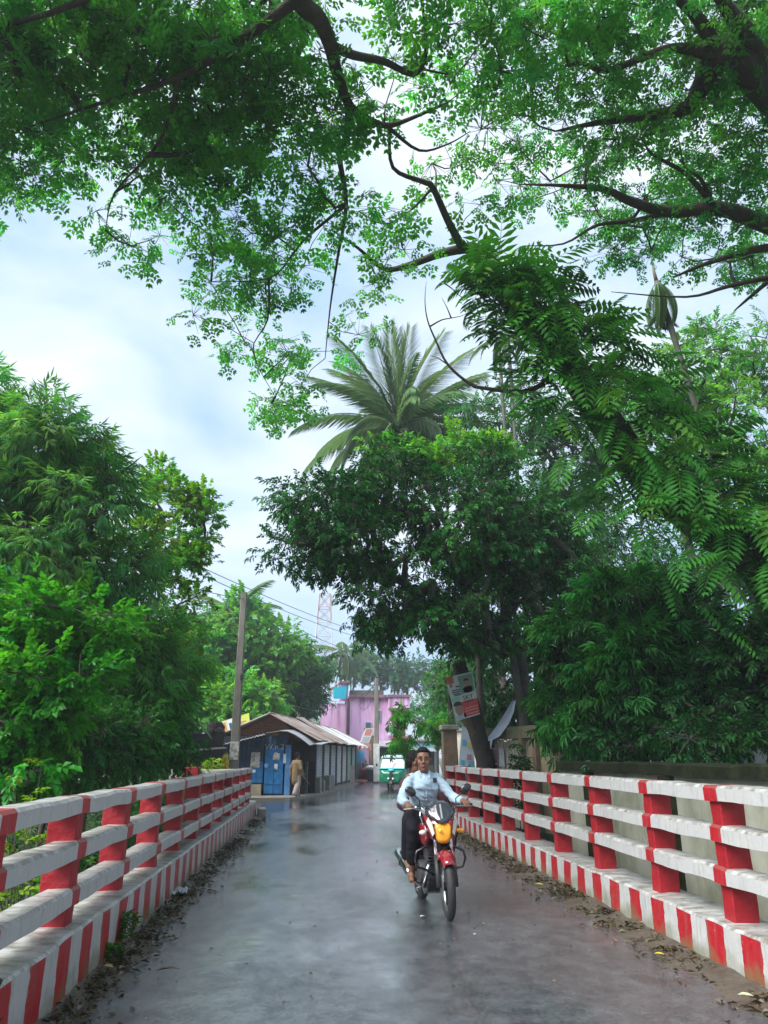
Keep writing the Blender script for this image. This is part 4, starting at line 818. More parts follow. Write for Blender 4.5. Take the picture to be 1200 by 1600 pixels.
# body
def esec(y, zc, hw, hh, n=16, flat=.75):
    return [(hw * math.copysign(abs(math.cos(2 * math.pi * i / n)) ** flat, math.cos(2 * math.pi * i / n)), y, zc + hh * math.copysign(abs(math.sin(2 * math.pi * i / n)) ** flat, math.sin(2 * math.pi * i / n))) for i in range(n)]
tank = MB().loft([esec(-.28, .82, .06, .05), esec(-.24, .84, .115, .085), esec(-.12, .86, .15, .11), esec(.02, .85, .145, .105), esec(.14, .82, .11, .075), esec(.19, .80, .09, .05)]).build('fuel_tank', MRED, mc_, smooth=True, world=False)
MB().tube([(0, -.1, .96), (0, -.1, .985)], .04, 14).build('filler_cap', CHR, tank, world=False)
for s in (-1, 1):
    MB().loft([[(s * .12, -.36, .86), (s * .17, -.34, .84), (s * .17, -.30, .66), (s * .12, -.32, .62)], [(s * .13, -.12, .88), (s * .185, -.12, .86), (s * .185, -.12, .70), (s * .13, -.12, .68)], [(s * .11, .06, .80), (s * .14, .06, .79), (s * .14, .06, .72), (s * .11, .06, .71)]]).build('tank_shroud', MRED, mc_, smooth=True, world=False)
    MB().loft([[(s * .08, .18, .74), (s * .13, .18, .72), (s * .12, .2, .5), (s * .07, .2, .5)], [(s * .08, .5, .74), (s * .12, .5, .73), (s * .11, .5, .6), (s * .07, .5, .6)], [(s * .05, .86, .80), (s * .07, .86, .80), (s * .07, .84, .74), (s * .05, .84, .74)]]).build('side_panel', MRED, mc_, smooth=True, world=False)
MB().loft([esec(.12, .79, .10, .04), esec(.28, .785, .135, .05), esec(.5, .81, .13, .05), esec(.72, .85, .11, .045), esec(.82, .86, .08, .03)]).build('seat', MBLK, mc_, smooth=True, world=False)
m = MB(); m.tube([(0, -.36, .84), (0, -.28, .55), (0, -.22, .3), (0, .12, .24), (0, .3, .45), (0, .35, .72)], .022, 8); m.tube([(0, -.34, .8), (0, .2, .72), (0, .8, .8)], .02, 8); [m.tube([(s * .06, .22, .33), (s * .08, .63, .30)], .02, 8) for s in (-1, 1)]; m.build('frame', MBLK, mc_, world=False)
e = MB(); e.box((0, -.02, .37), (.26, .34, .22)); e.box((0, -.12, .56), (.18, .2, .2), RX(.25)); e.tube([(-.16, .03, .36), (.16, .03, .36)], .12, 18); [e.box((0, -.12 + .0, .50 + .03 * k), (.23, .24, .008), RX(.25)) for k in range(6)]; e.build('engine', ENG, mc_, world=False, bevel=.01)
MB().loft([[(-.12, -.30, .34), (.12, -.30, .34), (.14, -.26, .20), (-.14, -.26, .20)], [(-.13, -.05, .26), (.13, -.05, .26), (.12, -.05, .15), (-.12, -.05, .15)], [(-.1, .2, .24), (.1, .2, .24), (.09, .2, .17), (-.09, .2, .17)]]).build('belly_guard', BLK, mc_, world=False, bevel=.01)
m = MB().tube([(-.08, -.2, .52), (-.13, -.27, .40), (-.15, -.16, .24), (-.16, .1, .24), (-.19, .34, .30)], .02, 10); ep = m.build('exhaust_pipe', CHR, mc_, smooth=True, world=False)
ex_ = MB().tube([(-.19, .30, .29), (-.20, .38, .32), (-.225, .85, .46), (-.227, .88, .47)], [.03, .052, .058, .04], 16).build('silencer', CHR, mc_, smooth=True, world=False)
MB().ring((-.212, .60, .385), .057, .008, (-.04, .95, .3), 20, 6).build('clamp_band', MBLK, ex_, world=False)
MB().tube([(-.20, .42, .385), (-.215, .72, .475)], [.03, .03], 8).build('heat_shield', MBLK, ex_, world=False)
for s in (-1, 1):  # crash guard loops
    MB().tube([(s * .06, -.30, .66), (s * .17, -.33, .64), (s * .255, -.34, .60), (s * .275, -.34, .53), (s * .25, -.33, .45), (s * .15, -.30, .42), (s * .05, -.27, .36)], .013, 8).build('crash_guard', BLK, mc_, smooth=True, world=False)
    MB().tube([(s * .1, .16, .27), (s * .24, .17, .27)], .014, 8).build('footpeg', RUB, mc_, world=False)
    MB().tube([(s * .1, .52, .36), (s * .21, .52, .37)], .014, 8).build('pillion_peg', RUB, mc_, world=False)
    MB().tube([(s * .10, .63, .31), (s * .10, .45, .72)], [.028, .022], 8).build('shock_absorber', CHR, mc_, world=False)
MB().tube([(-.13, -.02, .22), (-.2, -.02, .2), (-.21, -.14, .2)], .008, 6).build('brake_pedal', ALU, mc_, world=False)
MB().tube([(-.11, .34, .88), (-.15, .5, .90), (-.13, .86, .95), (.13, .86, .95), (.15, .5, .90), (.11, .34, .88)], .013, 8).build('grab_rail', ALU, mc_, smooth=True, world=False)
MB().tube([(.21, -.28, 1.03), (.15, -.40, 1.06), (.06, -.46, .95)], .006, 6).build('clutch_cable', MBLK, mc_, world=False); MB().tube([(-.21, -.28, 1.03), (-.15, -.40, 1.05), (-.08, -.46, .95)], .006, 6).build('throttle_cable', MBLK, mc_, world=False)
MB().tube([(-.11, -.25, .7), (-.20, -.26, .95), (-.19, -.24, 1.0)], .007, 6).build('brake_hose', CHR, mc_, world=False)
m = MB(); rr = .34; m.loft([[RA + Vector((x * .07, rr * math.cos(R(a)), rr * math.sin(R(a)))) for x in (-1, 0, 1)] for a in range(5, 130, 12)], cap=False, closed=False); o = m.build('rear_mudguard', MBLK, mc_, smooth=True, world=False); sd = o.modifiers.new('t', 'SOLIDIFY'); sd.thickness = .006
MB().box((.085, .63, .31), (.02, .8, .05)).build('chain_case', MBLK, mc_, world=False)

# ------------------------------------------------------------------ rider
rd = thing('person', 'rider in pale blue shirt and black trousers gripping the motorcycle handlebar', 'person', (1.30, 8.85, -.005), R(4.5))
SHIRT = mat('pale_blue_cotton', (.28, .38, .45), .8, (.33, .43, .50), 7, .5, 16, obj=True); TROU = mat('black_cotton', (.010, .010, .014), .8, (.014, .014, .018), 9, .3, 20, spec=.1)
hips, chest, neck = Vector((-.03, .33, .90)), Vector((-.055, .19, 1.24)), Vector((-.062, .165, 1.385))
shl, shr = Vector((.108, .185, 1.315)), Vector((-.222, .175, 1.315)); ell_, elr = Vector((.265, .05, 1.10)), Vector((-.345, .05, 1.09))
wl, wr_ = st_((.318, -.17, 1.065)), st_((-.318, -.17, 1.07)); gl, gr = st_((.318, -.225, 1.036)), st_((-.318, -.225, 1.036))
hc = Vector((-.066, .125, 1.512)); HM = RZ(R(-11)) @ RX(R(5)) @ RY(R(-2))
kl, kr = Vector((.20, -.06, .80)), Vector((-.215, -.04, .80)); al, ar = Vector((.17, .20, .36)), Vector((-.20, .20, .36))
hp_, hf = head_prims(hc, HM)
def foot(a, s): return chain([a, a + Vector((s * .005, .045, -.055)), a + Vector((s * .012, -.04, -.068)), a + Vector((s * .03, -.14, -.082))], [.038, .034, .034, .022]) + [('c', a + Vector((s * (.03 + .012 * k), -.13, -.084)), a + Vector((s * (.036 + .014 * k), -.168, -.09)), .013, .010) for k in (-1.2, -.3, .5, 1.3)]
body = solid('body', hp_ + chain([neck + Vector((0, .02, -.1)), neck, hc + Vector((0, .03, -.05))], [.07, .058, .055]) + chain([chest, hips], [.12, .13])
             + chain([shl, ell_, wl], [.05, .042, .026]) + chain([shr, elr, wr_], [.05, .042, .026]) + chain([chest, shl], [.06, .05]) + chain([chest, shr], [.06, .05])
             + chain([wl, gl + Vector((0, .03, .02))], [.026, .03]) + chain([wr_, gr + Vector((0, .03, .02))], [.026, .03]) + grip_hand(gl, -1) + grip_hand(gr, 1)
             + chain([hips + Vector((.08, 0, 0)), kl, al], [.08, .055, .036]) + chain([hips + Vector((-.08, 0, 0)), kr, ar], [.08, .055, .036]) + foot(al, 1) + foot(ar, -1), .0065, SKIN, rd, 3)
face_parts(body, hc, HM, hf); hair_part(body, hc, HM, hf)
shirt = solid('shirt', chain([hips + Vector((0, -.01, .03)), hips + Vector((-.01, -.03, .18)), chest, neck + Vector((0, .015, -.105))], [.165, .165, .16, .075])
              + [('e', chest + Vector((0, 0, -.02)), (.18, .13, .19)), ('e', hips + Vector((0, -.02, .12)), (.175, .145, .17))]
              + chain([neck + Vector((.06, .02, -.075)), shl + Vector((-.02, 0, 0)), shl.lerp(ell_, .5), ell_, ell_.lerp(wl, .62)], [.046, .062, .060, .056, .050])
              + chain([neck + Vector((-.06, .02, -.075)), shr + Vector((.02, 0, 0)), shr.lerp(elr, .5), elr, elr.lerp(wr_, .62)], [.046, .062, .060, .056, .050]), .011, SHIRT, rd, 4)
for v in shirt.data.vertices:  # cloth folds
    p = v.co; k = mnoise.noise(Vector((p.x * 7, p.y * 7, p.z * 16))) * .013 + mnoise.noise(Vector((p.x * 18 + p.z * 26, p.y * 12, p.z * 24))) * .010; v.co += v.normal * k
for s in (-1, 1):
    MB().prism([neck + Vector((s * .008, -.098, -.085)), neck + Vector((s * .058, -.095, -.060)), neck + Vector((s * .072, -.045, .012)), neck + Vector((s * .050, -.055, .018))], (s * .004, -.010, .004)).build('collar', SHIRT, shirt, world=False, bevel=.004)
q_ = chest + Vector((0, -.135, .0))
MB().tube([neck + Vector((0, -.098, -.095)), chest + Vector((0, -.148, .02)), chest + Vector((.005, -.148, -.12)), hips + Vector((.01, -.19, .16))], .005, 5).build('placket', mat('placket_blue', (.19, .30, .39), .8), shirt, world=False)
for k in range(4): MB().ell(chest + Vector((.002, -.150 + .002 * k, .06 - .07 * k)), (.006, .004, .006), None, 8, 6).build('button', WPAPER, shirt, world=False)
MB().prism([chest + Vector((.065, -.13, .055)), chest + Vector((.145, -.105, .055)), chest + Vector((.145, -.11, -.035)), chest + Vector((.105, -.125, -.05)), chest + Vector((.065, -.138, -.035))], (.001, -.006, 0)).build('pocket', SHIRT, shirt, world=False)
MB().box(chest + Vector((.105, -.137, .058)), (.045, .012, .05)).build('phone_in_pocket', MBLK, shirt, world=False, bevel=.004)
tr = solid('trousers', chain([hips + Vector((.0, 0, .0)), hips + Vector((.09, -.02, -.01)), kl.lerp(hips + Vector((.09, 0, 0)), .45), kl, kl.lerp(al, .5), kl.lerp(al, .72)], [.15, .125, .105, .088, .080, .078])
           + chain([hips, hips + Vector((-.09, -.02, -.01)), kr.lerp(hips + Vector((-.09, 0, 0)), .45), kr, kr.lerp(ar, .5), kr.lerp(ar, .72)], [.15, .125, .105, .088, .080, .078]), .012, TROU, rd, 3)
for v in tr.data.vertices: p = v.co; v.co += v.normal * (mnoise.noise(Vector((p.x * 9, p.y * 9, p.z * 18))) * .010)
for a, s in ((al, 1), (ar, -1)):
    MB().loft([[a + Vector((s * x, y, z)) for x, y, z in ((-.025, .07, -.095), (.035, .07, -.095), (.06, -.175, -.112), (.0, -.18, -.112))], [a + Vector((s * x, y, z)) for x, y, z in ((-.025, .07, -.082), (.035, .07, -.082), (.06, -.175, -.100), (.0, -.18, -.100))]]).build('sandal', mat('sandal_brown', (.10, .05, .03), .6), rd, world=False)
    MB().tube([a + Vector((-s * .03, -.05, -.085)), a + Vector((s * .005, -.06, -.035)), a + Vector((s * .055, -.07, -.092))], .009, 6).build('sandal_strap', mat('sandal_brown', (.10, .05, .03)), rd, world=False)
# ------------------------------------------------------------------ pillion passenger
ps2 = thing('person', 'pillion passenger in dark maroon clothes peering past the rider', 'person', (1.30, 8.85, -.005), R(4.5))
h2 = Vector((-.072, .55, 1.475)); M2 = RZ(R(85)) @ RX(R(14)); hp2, hf2 = head_prims(h2, M2); hip2, ch2, nk2 = Vector((0, .66, .98)), Vector((-.03, .60, 1.22)), Vector((-.075, .585, 1.35))
a2 = [Vector((.19, .45, .40)), Vector((-.21, .45, .42))]
b2_ = solid('body', hp2 + chain([ch2, nk2, h2 + Vector((0, .03, -.05))], [.09, .055, .052]) + chain([hip2, ch2], [.12, .12]) + chain([ch2, Vector((-.2, .58, 1.24)), Vector((-.26, .46, 1.02)), Vector((-.16, .40, .95))], [.06, .05, .04, .03]) + chain([ch2, Vector((.12, .6, 1.28)), Vector((.26, .46, 1.06)), Vector((.16, .40, .95))], [.06, .05, .04, .03])
            + chain([hip2, Vector((.24, .24, .86)), a2[0], a2[0] + Vector((0, -.15, -.05))], [.1, .06, .038, .028]) + chain([hip2, Vector((-.22, .26, .86)), a2[1], a2[1] + Vector((0, -.15, -.05))], [.1, .06, .038, .028]), .010, SKIN, ps2, 3)
face_parts(b2_, h2, M2, hf2, False); hair_part(b2_, h2, M2, hf2)
solid('kameez', chain([hip2, ch2, nk2 + Vector((0, 0, -.08))], [.17, .16, .09]) + chain([ch2, Vector((-.19, .58, 1.24)), Vector((-.26, .46, 1.02)), Vector((-.18, .41, .96))], [.08, .075, .065, .05]) + chain([ch2, Vector((.11, .6, 1.28)), Vector((.26, .46, 1.06)), Vector((.17, .41, .96))], [.08, .075, .065, .05]), .014, mat('maroon_cloth', (.07, .012, .018), .8, (.05, .01, .015), 8), ps2, 3)
solid('trousers', chain([hip2, Vector((.23, .25, .86)), a2[0].lerp(Vector((.23, .25, .86)), .15)], [.15, .09, .07]) + chain([hip2, Vector((-.21, .27, .86)), a2[1].lerp(Vector((-.21, .27, .86)), .15)], [.15, .09, .07]), .015, TROU, ps2, 3)

# ------------------------------------------------------------------ man walking by the shutters
wx, wy = ony(462, 1250, 30.6)[0], 30.6
wk = thing('person', 'walking man in long khaki shirt and pale trousers with a stick, by the blue door', 'person', (wx, wy, .06), R(140))
hw = Vector((0, -.03, 1.50)); MW = RX(R(6)); hpw, hfw = head_prims(hw, MW); hpv, chv, nkv = Vector((0, 0, .88)), Vector((0, .0, 1.2)), Vector((0, -.005, 1.35))
fl_, frt = Vector((.09, -.2, .09)), Vector((-.09, .18, .10)); KL, KR = Vector((.10, -.16, .48)), Vector((-.10, .02, .47))
hL, hR = Vector((.25, .04, .80)), Vector((-.26, -.10, .80))
def hand0(h): return [('e', h + Vector((0, -.01, -.05)), (.025, .035, .05))] + [('c', h + Vector((0, -.03 + .018 * k, -.08)), h + Vector((0, -.04 + .018 * k, -.145 + .01 * abs(k - 1.3))), .010, .008) for k in range(4)] + [('c', h + Vector((0, -.035, -.03)), h + Vector((.0, -.065, -.085)), .012, .009)]
bw = solid('body', hpw + chain([chv, nkv, hw + Vector((0, .03, -.05))], [.08, .056, .054]) + chain([hpv, chv], [.12, .12]) + chain([chv + Vector((.14, 0, .08)), Vector((.25, .06, 1.05)), hL], [.05, .042, .027]) + chain([chv + Vector((-.14, 0, .08)), Vector((-.25, .04, 1.05)), hR], [.05, .042, .027]) + hand0(hL) + hand0(hR) + chain([chv, chv + Vector((.14, 0, .08))], [.08, .05]) + chain([chv, chv + Vector((-.14, 0, .08))], [.08, .05])
           + chain([hpv, KL, fl_, fl_ + Vector((0, -.16, -.055))], [.1, .06, .036, .025]) + chain([hpv, KR, frt, frt + Vector((0, -.15, -.06))], [.1, .06, .036, .025]), .011, SKIN, wk, 3)
face_parts(bw, hw, MW, hfw); hair_part(bw, hw, MW, hfw)
KH = mat('khaki_cloth', (.22, .15, .075), .85, (.17, .115, .06), 6, .3, 20)
ks = solid('long_shirt', chain([Vector((0, 0, .60)), hpv, chv, nkv + Vector((0, 0, -.06))], [.19, .18, .17, .085]) + [('e', chv + Vector((0, 0, .02)), (.2, .14, .16))] + chain([chv + Vector((.15, 0, .08)), Vector((.25, .06, 1.05)), hL + Vector((0, 0, .03))], [.085, .07, .055]) + chain([chv + Vector((-.15, 0, .08)), Vector((-.25, .04, 1.05)), hR + Vector((0, 0, .03))], [.085, .07, .055]), .015, KH, wk, 3)
for v in ks.data.vertices: p = v.co; v.co += v.normal * (mnoise.noise(Vector((p.x * 12, p.y * 12, p.z * 5))) * .014)
solid('trousers', chain([hpv + Vector((.06, 0, -.1)), KL, fl_ + Vector((0, 0, .06))], [.13, .11, .09]) + chain([hpv + Vector((-.06, 0, -.1)), KR, frt + Vector((0, 0, .06))], [.13, .11, .09]), .015, mat('pale_trousers', (.45, .36, .33), .85, (.36, .29, .26), 8), wk, 3)
um = MB().tube([hR + Vector((0, .15, .05)), hR + Vector((.0, -.08, -.10)), hR + Vector((.0, -.42, -.36))], [.015, .02, .008], 8).build('walking_stick', mat('stick_grey', (.25, .23, .2), .6)); um.parent = None
um.location = wk.location; um.rotation_euler = wk.rotation_euler; tag(um, 'grey stick held low by the walking man', 'stick')

# ------------------------------------------------------------------ autorickshaw
rk = thing('autorickshaw', 'green three wheeled autorickshaw with black hood coming down the road', 'autorickshaw', (*onz(619, 1235)[:2], 0.0), R(-17))
GRN = mat('cng_green', (.008, .17, .085), .3, (.006, .13, .065), 3, coat=.5); TEAL = mat('teal_trim', (.05, .42, .46), .35); HOOD = mat('black_hood', (.015, .015, .016), .55, bump=.3, bscale=12)
def fs(y, w0, z0, w1, z1, w2, z2): return [(-w0, y, z0), (w0, y, z0), (w1, y, z1), (w2, y, z2), (-w2, y, z2), (-w1, y, z1)]
MB().loft([fs(-1.22, .30, .42, .40, .6, .36, .82), fs(-1.12, .42, .36, .56, .6, .50, .92), fs(-.92, .55, .32, .64, .62, .60, .98), fs(-.55, .62, .30, .66, .6, .64, .98)]).build('front_cowl', GRN, rk, smooth=False, bevel=.05, world=False, seg=3)
MB().box((0, -.98, 1.0), (1.22, .14, .05), RX(-.2)).build('teal_band', TEAL, rk, world=False, bevel=.01)
MB().box((0, .35, .46), (1.3, 1.9, .34)).build('tub', GRN, rk, bevel=.05, world=False)
MB().box((0, 1.2, .75), (1.28, .25, .8)).build('rear_panel', GRN, rk, bevel=.06, world=False)
for s in (-1, 1):
    MB().box((s * .64, -.30, .72), (.04, .55, .55)).build('side_door', mat('door_dark', (.03, .03, .03), .4), rk, world=False, bevel=.01)
    MB().tube([(s * .60, -.98, .98), (s * .56, -.70, 1.52)], .028, 8).build('pillar', GRN, rk, world=False)
    MB().tube([(s * .63, .0, .6), (s * .60, .0, 1.52)], .022, 8).build('pillar', MBLK, rk, world=False)
gl_ = MB().prism([(-.56, -.955, 1.03), (.56, -.955, 1.03), (.52, -.735, 1.47), (-.52, -.735, 1.47)], (0, .012, .006)).build('windscreen', mat('tinted_glass', (.30, .22, .26), .06, (.16, .16, .22), 2.2), rk, world=False)
MB().tube([(.02, -.97, 1.05), (.16, -.86, 1.28)], .009, 5).build('wiper', MBLK, gl_, world=False)
MB().loft([fs(-.80, .50, 1.46, .56, 1.50, .44, 1.56), fs(-.6, .58, 1.46, .62, 1.52, .5, 1.62)]).build('visor_roof', mat('roof_pale_teal', (.30, .45, .47), .4), rk, bevel=.02, world=False)
MB().loft([[(x, y, z) for x, z in ((-.63, 1.44), (-.62, 1.54), (-.45, 1.64 + d), (0, 1.68 + d), (.45, 1.64 + d), (.62, 1.54), (.63, 1.44))] for y, d in ((-.6, -.04), (-.1, 0), (.5, .01), (1.2, -.03))]).build('hood_top', HOOD, rk, world=False)
for s in (-1, 1): MB().prism([(s * .645, .62, .62), (s * .645, 1.32, .62), (s * .63, 1.22, 1.5), (s * .63, .5, 1.5)], (s * .02, 0, 0)).build('hood_side', HOOD, rk, world=False)
MB().prism([(-.63, 1.3, .62), (.63, 1.3, .62), (.6, 1.2, 1.5), (-.6, 1.2, 1.5)], (0, .02, 0)).build('hood_back', HOOD, rk, world=False)
MB().box((0, .45, .8), (1.15, .12, .55)).build('seat_back', MBLK, rk, world=False, bevel=.03)
for nm, x, y in (('front_wheel', 0, -1.05), ('rear_wheel', -.55, .9), ('rear_wheel', .55, .9)):
    wv = MB().ring((x, y, .21), .16, .055, (1, 0, 0), 26, 8).build(nm, RUB, rk, smooth=True, world=False); MB().tube([(x - .04, y, .21), (x + .04, y, .21)], .11, 16).build('hub', ALU, wv, world=False)
MB().loft([[(-.07, -1.32, .34), (.07, -1.32, .34), (.07, -1.24, .50), (-.07, -1.24, .50)], [(-.08, -1.02, .45), (.08, -1.02, .45), (.08, -1.02, .56), (-.08, -1.02, .56)]]).build('mudguard', MBLK, rk, world=False, bevel=.015)
MB().box((0, -1.25, .70), (.12, .06, .36)).build('grille', MBLK, rk, world=False, bevel=.01)
MB().ell((0, -1.20, .93), (.16, .07, .06), None, 12, 8).build('wiper_housing', TEAL, rk, smooth=True, world=False)
for s in (-1, 1):
    hh = MB().ell((s * .11, -1.28, .55), (.06, .04, .06), None, 12, 8).build('headlight', CHR, rk, smooth=True, world=False)
    MB().tube([(s * .58, -.96, 1.06), (s * .72, -1.0, 1.15)], .01, 5).build('mirror_stem', MBLK, rk, world=False); MB().ell((s * .74, -1.0, 1.17), (.05, .02, .07), None, 10, 8).build('mirror', MBLK, rk, smooth=True, world=False)
drv = thing('person', 'driver dimly seen behind the autorickshaw windscreen', 'person', rk.location, R(-15))
hd = Vector((0, -.3, 1.28)); hpd, hfd = head_prims(hd, RX(0)); 
bd = solid('body', hpd + chain([(0, -.2, .7), (0, -.25, 1.0), (0, -.27, 1.15), hd + Vector((0, .03, -.05))], [.14, .14, .06, .055]) + chain([(.15, -.25, 1.08), (.25, -.4, .9), (.2, -.65, .95)], [.06, .045, .03]) + chain([(-.15, -.25, 1.08), (-.25, -.4, .9), (-.2, -.65, .95)], [.06, .045, .03]) + chain([(0, -.25, 1.05), (.15, -.25, 1.08)], [.08, .06]) + chain([(0, -.25, 1.05), (-.15, -.25, 1.08)], [.08, .06]), .014, SKIN, drv, 3); hair_part(bd, hd, RX(0), hfd)
solid('shirt', chain([(0, -.2, .66), (0, -.25, 1.0), (0, -.27, 1.1)], [.17, .17, .08]) + chain([(.15, -.25, 1.08), (.24, -.38, .92)], [.08, .06]) + chain([(-.15, -.25, 1.08), (-.24, -.38, .92)], [.08, .06]), .016, mat('driver_shirt', (.35, .36, .38), .8), drv, 3)
# ------------------------------------------------------------------ vegetation helpers
LEAF = leafmat('leaf'); LEAFF = leafmat('leaf_fern', .14, .4, (1.25, 1.25, .5)); LEAFC = leafmat('leaf_canopy', .55, .4, (1.35, 1.35, .5)); LEAFB = leafmat('leaf_bright', .5, .35, (1.3, 1.3, .5)); LEAFG = leafmat('leaf_glossy', .3, .33)
BARK = mat('rain_tree_bark', (.045, .035, .03), .9, (.075, .06, .05), 5, .8, 20); BARK2 = mat('grey_bark', (.09, .08, .065), .9, (.05, .045, .04), 5, .6, 20); BAM = mat('bamboo_culm', (.10, .14, .05), .5, (.14, .15, .06), 3)
def nrmz(v): return v / np.maximum(np.linalg.norm(v, axis=-1, keepdims=True), 1e-9)
def rdir(n): return nrmz(RNG.normal(size=(n, 3)))
def frames(D, roll):
    x = nrmz(D); up = np.tile(np.array([0., 0, 1]), (len(x), 1)); up[np.abs(x[:, 2]) > .98] = (0, 1, 0)
    y = nrmz(np.cross(up, x)); z = np.cross(x, y); c, s = np.cos(roll)[:, None], np.sin(roll)[:, None]
    return np.stack([x, y * c + z * s, z * c - y * s], axis=2)
def mesh_np(name, V, F, m_, parent=None, col=None, kind=None):
    me = bpy.data.meshes.new(name); k = F.shape[1]
    off = np.array(woff(parent)) if parent is not None else np.zeros(3)
    V = np.asarray(V, np.float32) - off.astype(np.float32)
    me.vertices.add(len(V)); me.vertices.foreach_set('co', V.ravel()); me.loops.add(F.size); me.loops.foreach_set('vertex_index', F.astype(np.int32).ravel())
    me.polygons.add(len(F)); me.polygons.foreach_set('loop_start', np.arange(0, F.size, k, dtype=np.int32)); me.update(calc_edges=True)
    if col is not None:
        a = me.color_attributes.new('Col', 'FLOAT_COLOR', 'POINT'); a.data.foreach_set('color', np.concatenate([col, np.ones((len(col), 1))], 1).astype(np.float32).ravel())
    me.materials.append(m_); o = bpy.data.objects.new(name, me); COL.objects.link(o); o.parent = parent
    if kind: o['kind'] = kind
    return o
def scatter(name, m_, T, pos, D, roll, sc, col, parent=None, kind=None):
    tv, tf, tg = T; Rm = frames(D, roll); n, k = len(pos), len(tv)
    V = pos[:, None, :] + np.einsum('nij,kj->nki', Rm, tv) * np.asarray(sc).reshape(-1, 1, 1)
    F = (tf[None] + (np.arange(n) * k)[:, None, None]).reshape(-1, tf.shape[1])
    C = np.repeat(col[:, None, :], k, 1) * (1 + .22 * (tg[None, :, None] - .5)); C = C * (1 + .12 * RNG.normal(size=(n, 1, 1)))
    return mesh_np(name, V.reshape(-1, 3), F, m_, parent, np.clip(C, .002, .5).reshape(-1, 3), kind)
class TP:
    def __init__(s): s.v = []; s.f = []; s.g = []
    def leaf(s, b, d, ln, wd, up=(0, 0, 1), fold=.25, mid=.45, droop=.0, g=None):
        b, d, up = np.array(b, float), np.array(d, float), np.array(up, float); d /= np.linalg.norm(d); sd = np.cross(up, d); sd /= max(np.linalg.norm(sd), 1e-6); u = np.cross(d, sd)
        t = b + d * ln - u * droop * ln; c = b + d * ln * mid; k = len(s.v); lift = u * wd * fold
        s.v += [b, c - sd * wd + lift, t, c + sd * wd + lift]; s.f += [(k, k + 1, k + 2), (k, k + 2, k + 3)]; s.g += [random.random() if g is None else g] * 4; return s
    def out(s): return np.array(s.v), np.array(s.f), np.array(s.g)
def t_rain():
    t = TP()
    for br, a in ((0., 0), (.2, .8), (.25, -.75)):
        d = np.array([math.cos(a), math.sin(a), -.15]); o = np.array([br, 0, 0]); ln = 1. if a == 0 else .6; nl = 4 if a == 0 else 3
        for i in range(nl):
            q = (i + .9) / nl; p = o + d * ln * q
            for s in (-1, 1):
                a2 = a + s * (1.0 - .35 * q); t.leaf(p, (math.cos(a2), math.sin(a2), random.uniform(-.6, .1)), .27 + .08 * q, .085, fold=.2)
        t.leaf(o + d * ln, d, .3, .085)
    return t.out()
def t_broad(n=11, wd=.085, ln=.6, dr=.25):
    t = TP()
    for i in range(n):
        a = i * 2.4 + random.uniform(-.3, .3); q = (i + .5) / n; e = 1.15 - .75 * q; r_ = random.uniform(.75, 1.15)
        t.leaf((q * .75, 0, 0), (math.cos(e), math.cos(a) * math.sin(e), math.sin(a) * math.sin(e) * .7 - .18), ln * .72 * r_, wd * r_, fold=.3, mid=.5, droop=dr)
    return t.out()
def t_lance(n=8, wd=.055, ln=.75):
    t = TP()
    for i in range(n):
        s = 1 if i % 2 else -1; q = i / n
        t.leaf((q * .55, 0, 0), (1 - .35 * q, s * random.uniform(.25, .8), random.uniform(-.7, .12)), ln * random.uniform(.7, 1.1), wd, fold=.25, mid=.38, droop=.2)
    return t.out()
T_RAIN, T_BROAD, T_LANCE = t_rain(), t_broad(), t_lance(9, .05, .8); T_SMALL = t_broad(11, .085, .55, .15); T_ROUND = t_broad(10, .14, .58, .2); T_ROS = t_broad(12, .06, .85, .35)
def E(px, py, Y, rx, ry, rd=None):
    k = Y / 1216.; rx *= k; ry *= k; return (np.array(ony(px, py, Y)), np.array([rx, rd if rd else (rx + ry) / 2, ry]))
def subs(ells, n, shell=.45):
    w_ = np.array([(e[1][0] * e[1][1] * e[1][2]) ** .67 for e in ells]); idx = RNG.choice(len(ells), n, p=w_ / w_.sum())
    c = np.array([ells[i][0] for i in idx]); r = np.array([ells[i][1] for i in idx]); d = rdir(n); q = RNG.uniform(shell, 1, n)[:, None]
    return c + d * r * q, d
def grow(name, m_, parent, nodes, targets, r_tip, r_base, curve=.12, n=5):
    """thin limbs: every target attaches to the nearest node already grown"""
    nodes = [np.array(p, float) for p in nodes]; nb = len(nodes); order = np.argsort(np.min(np.linalg.norm(targets[:, None] - np.array(nodes)[None], axis=2), axis=1)); par = []
    P = np.array(nodes)
    for i in order:
        d = np.linalg.norm(P - targets[i], axis=1) ; j = int(np.argmin(d)); par.append(j); P = np.vstack([P, targets[i]])
    w_ = np.zeros(len(P)); 
    for k in range(len(P) - 1, nb - 1, -1): w_[k] += 1; w_[par[k - nb]] += w_[k]
    m = MB()
    for k in range(nb, len(P)):
        a, b = P[par[k - nb]], P[k]; L_ = np.linalg.norm(b - a); mid = (a + b) / 2 + RNG.normal(size=3) * curve * L_ * .5
        rb = min(r_base, r_tip * math.sqrt(w_[k])); ra = min(r_base, r_tip * math.sqrt(w_[k]) * 1.25); m.tube([a, mid, b], [ra, (ra + rb) / 2, rb * .8], n, cap=False)
    return m
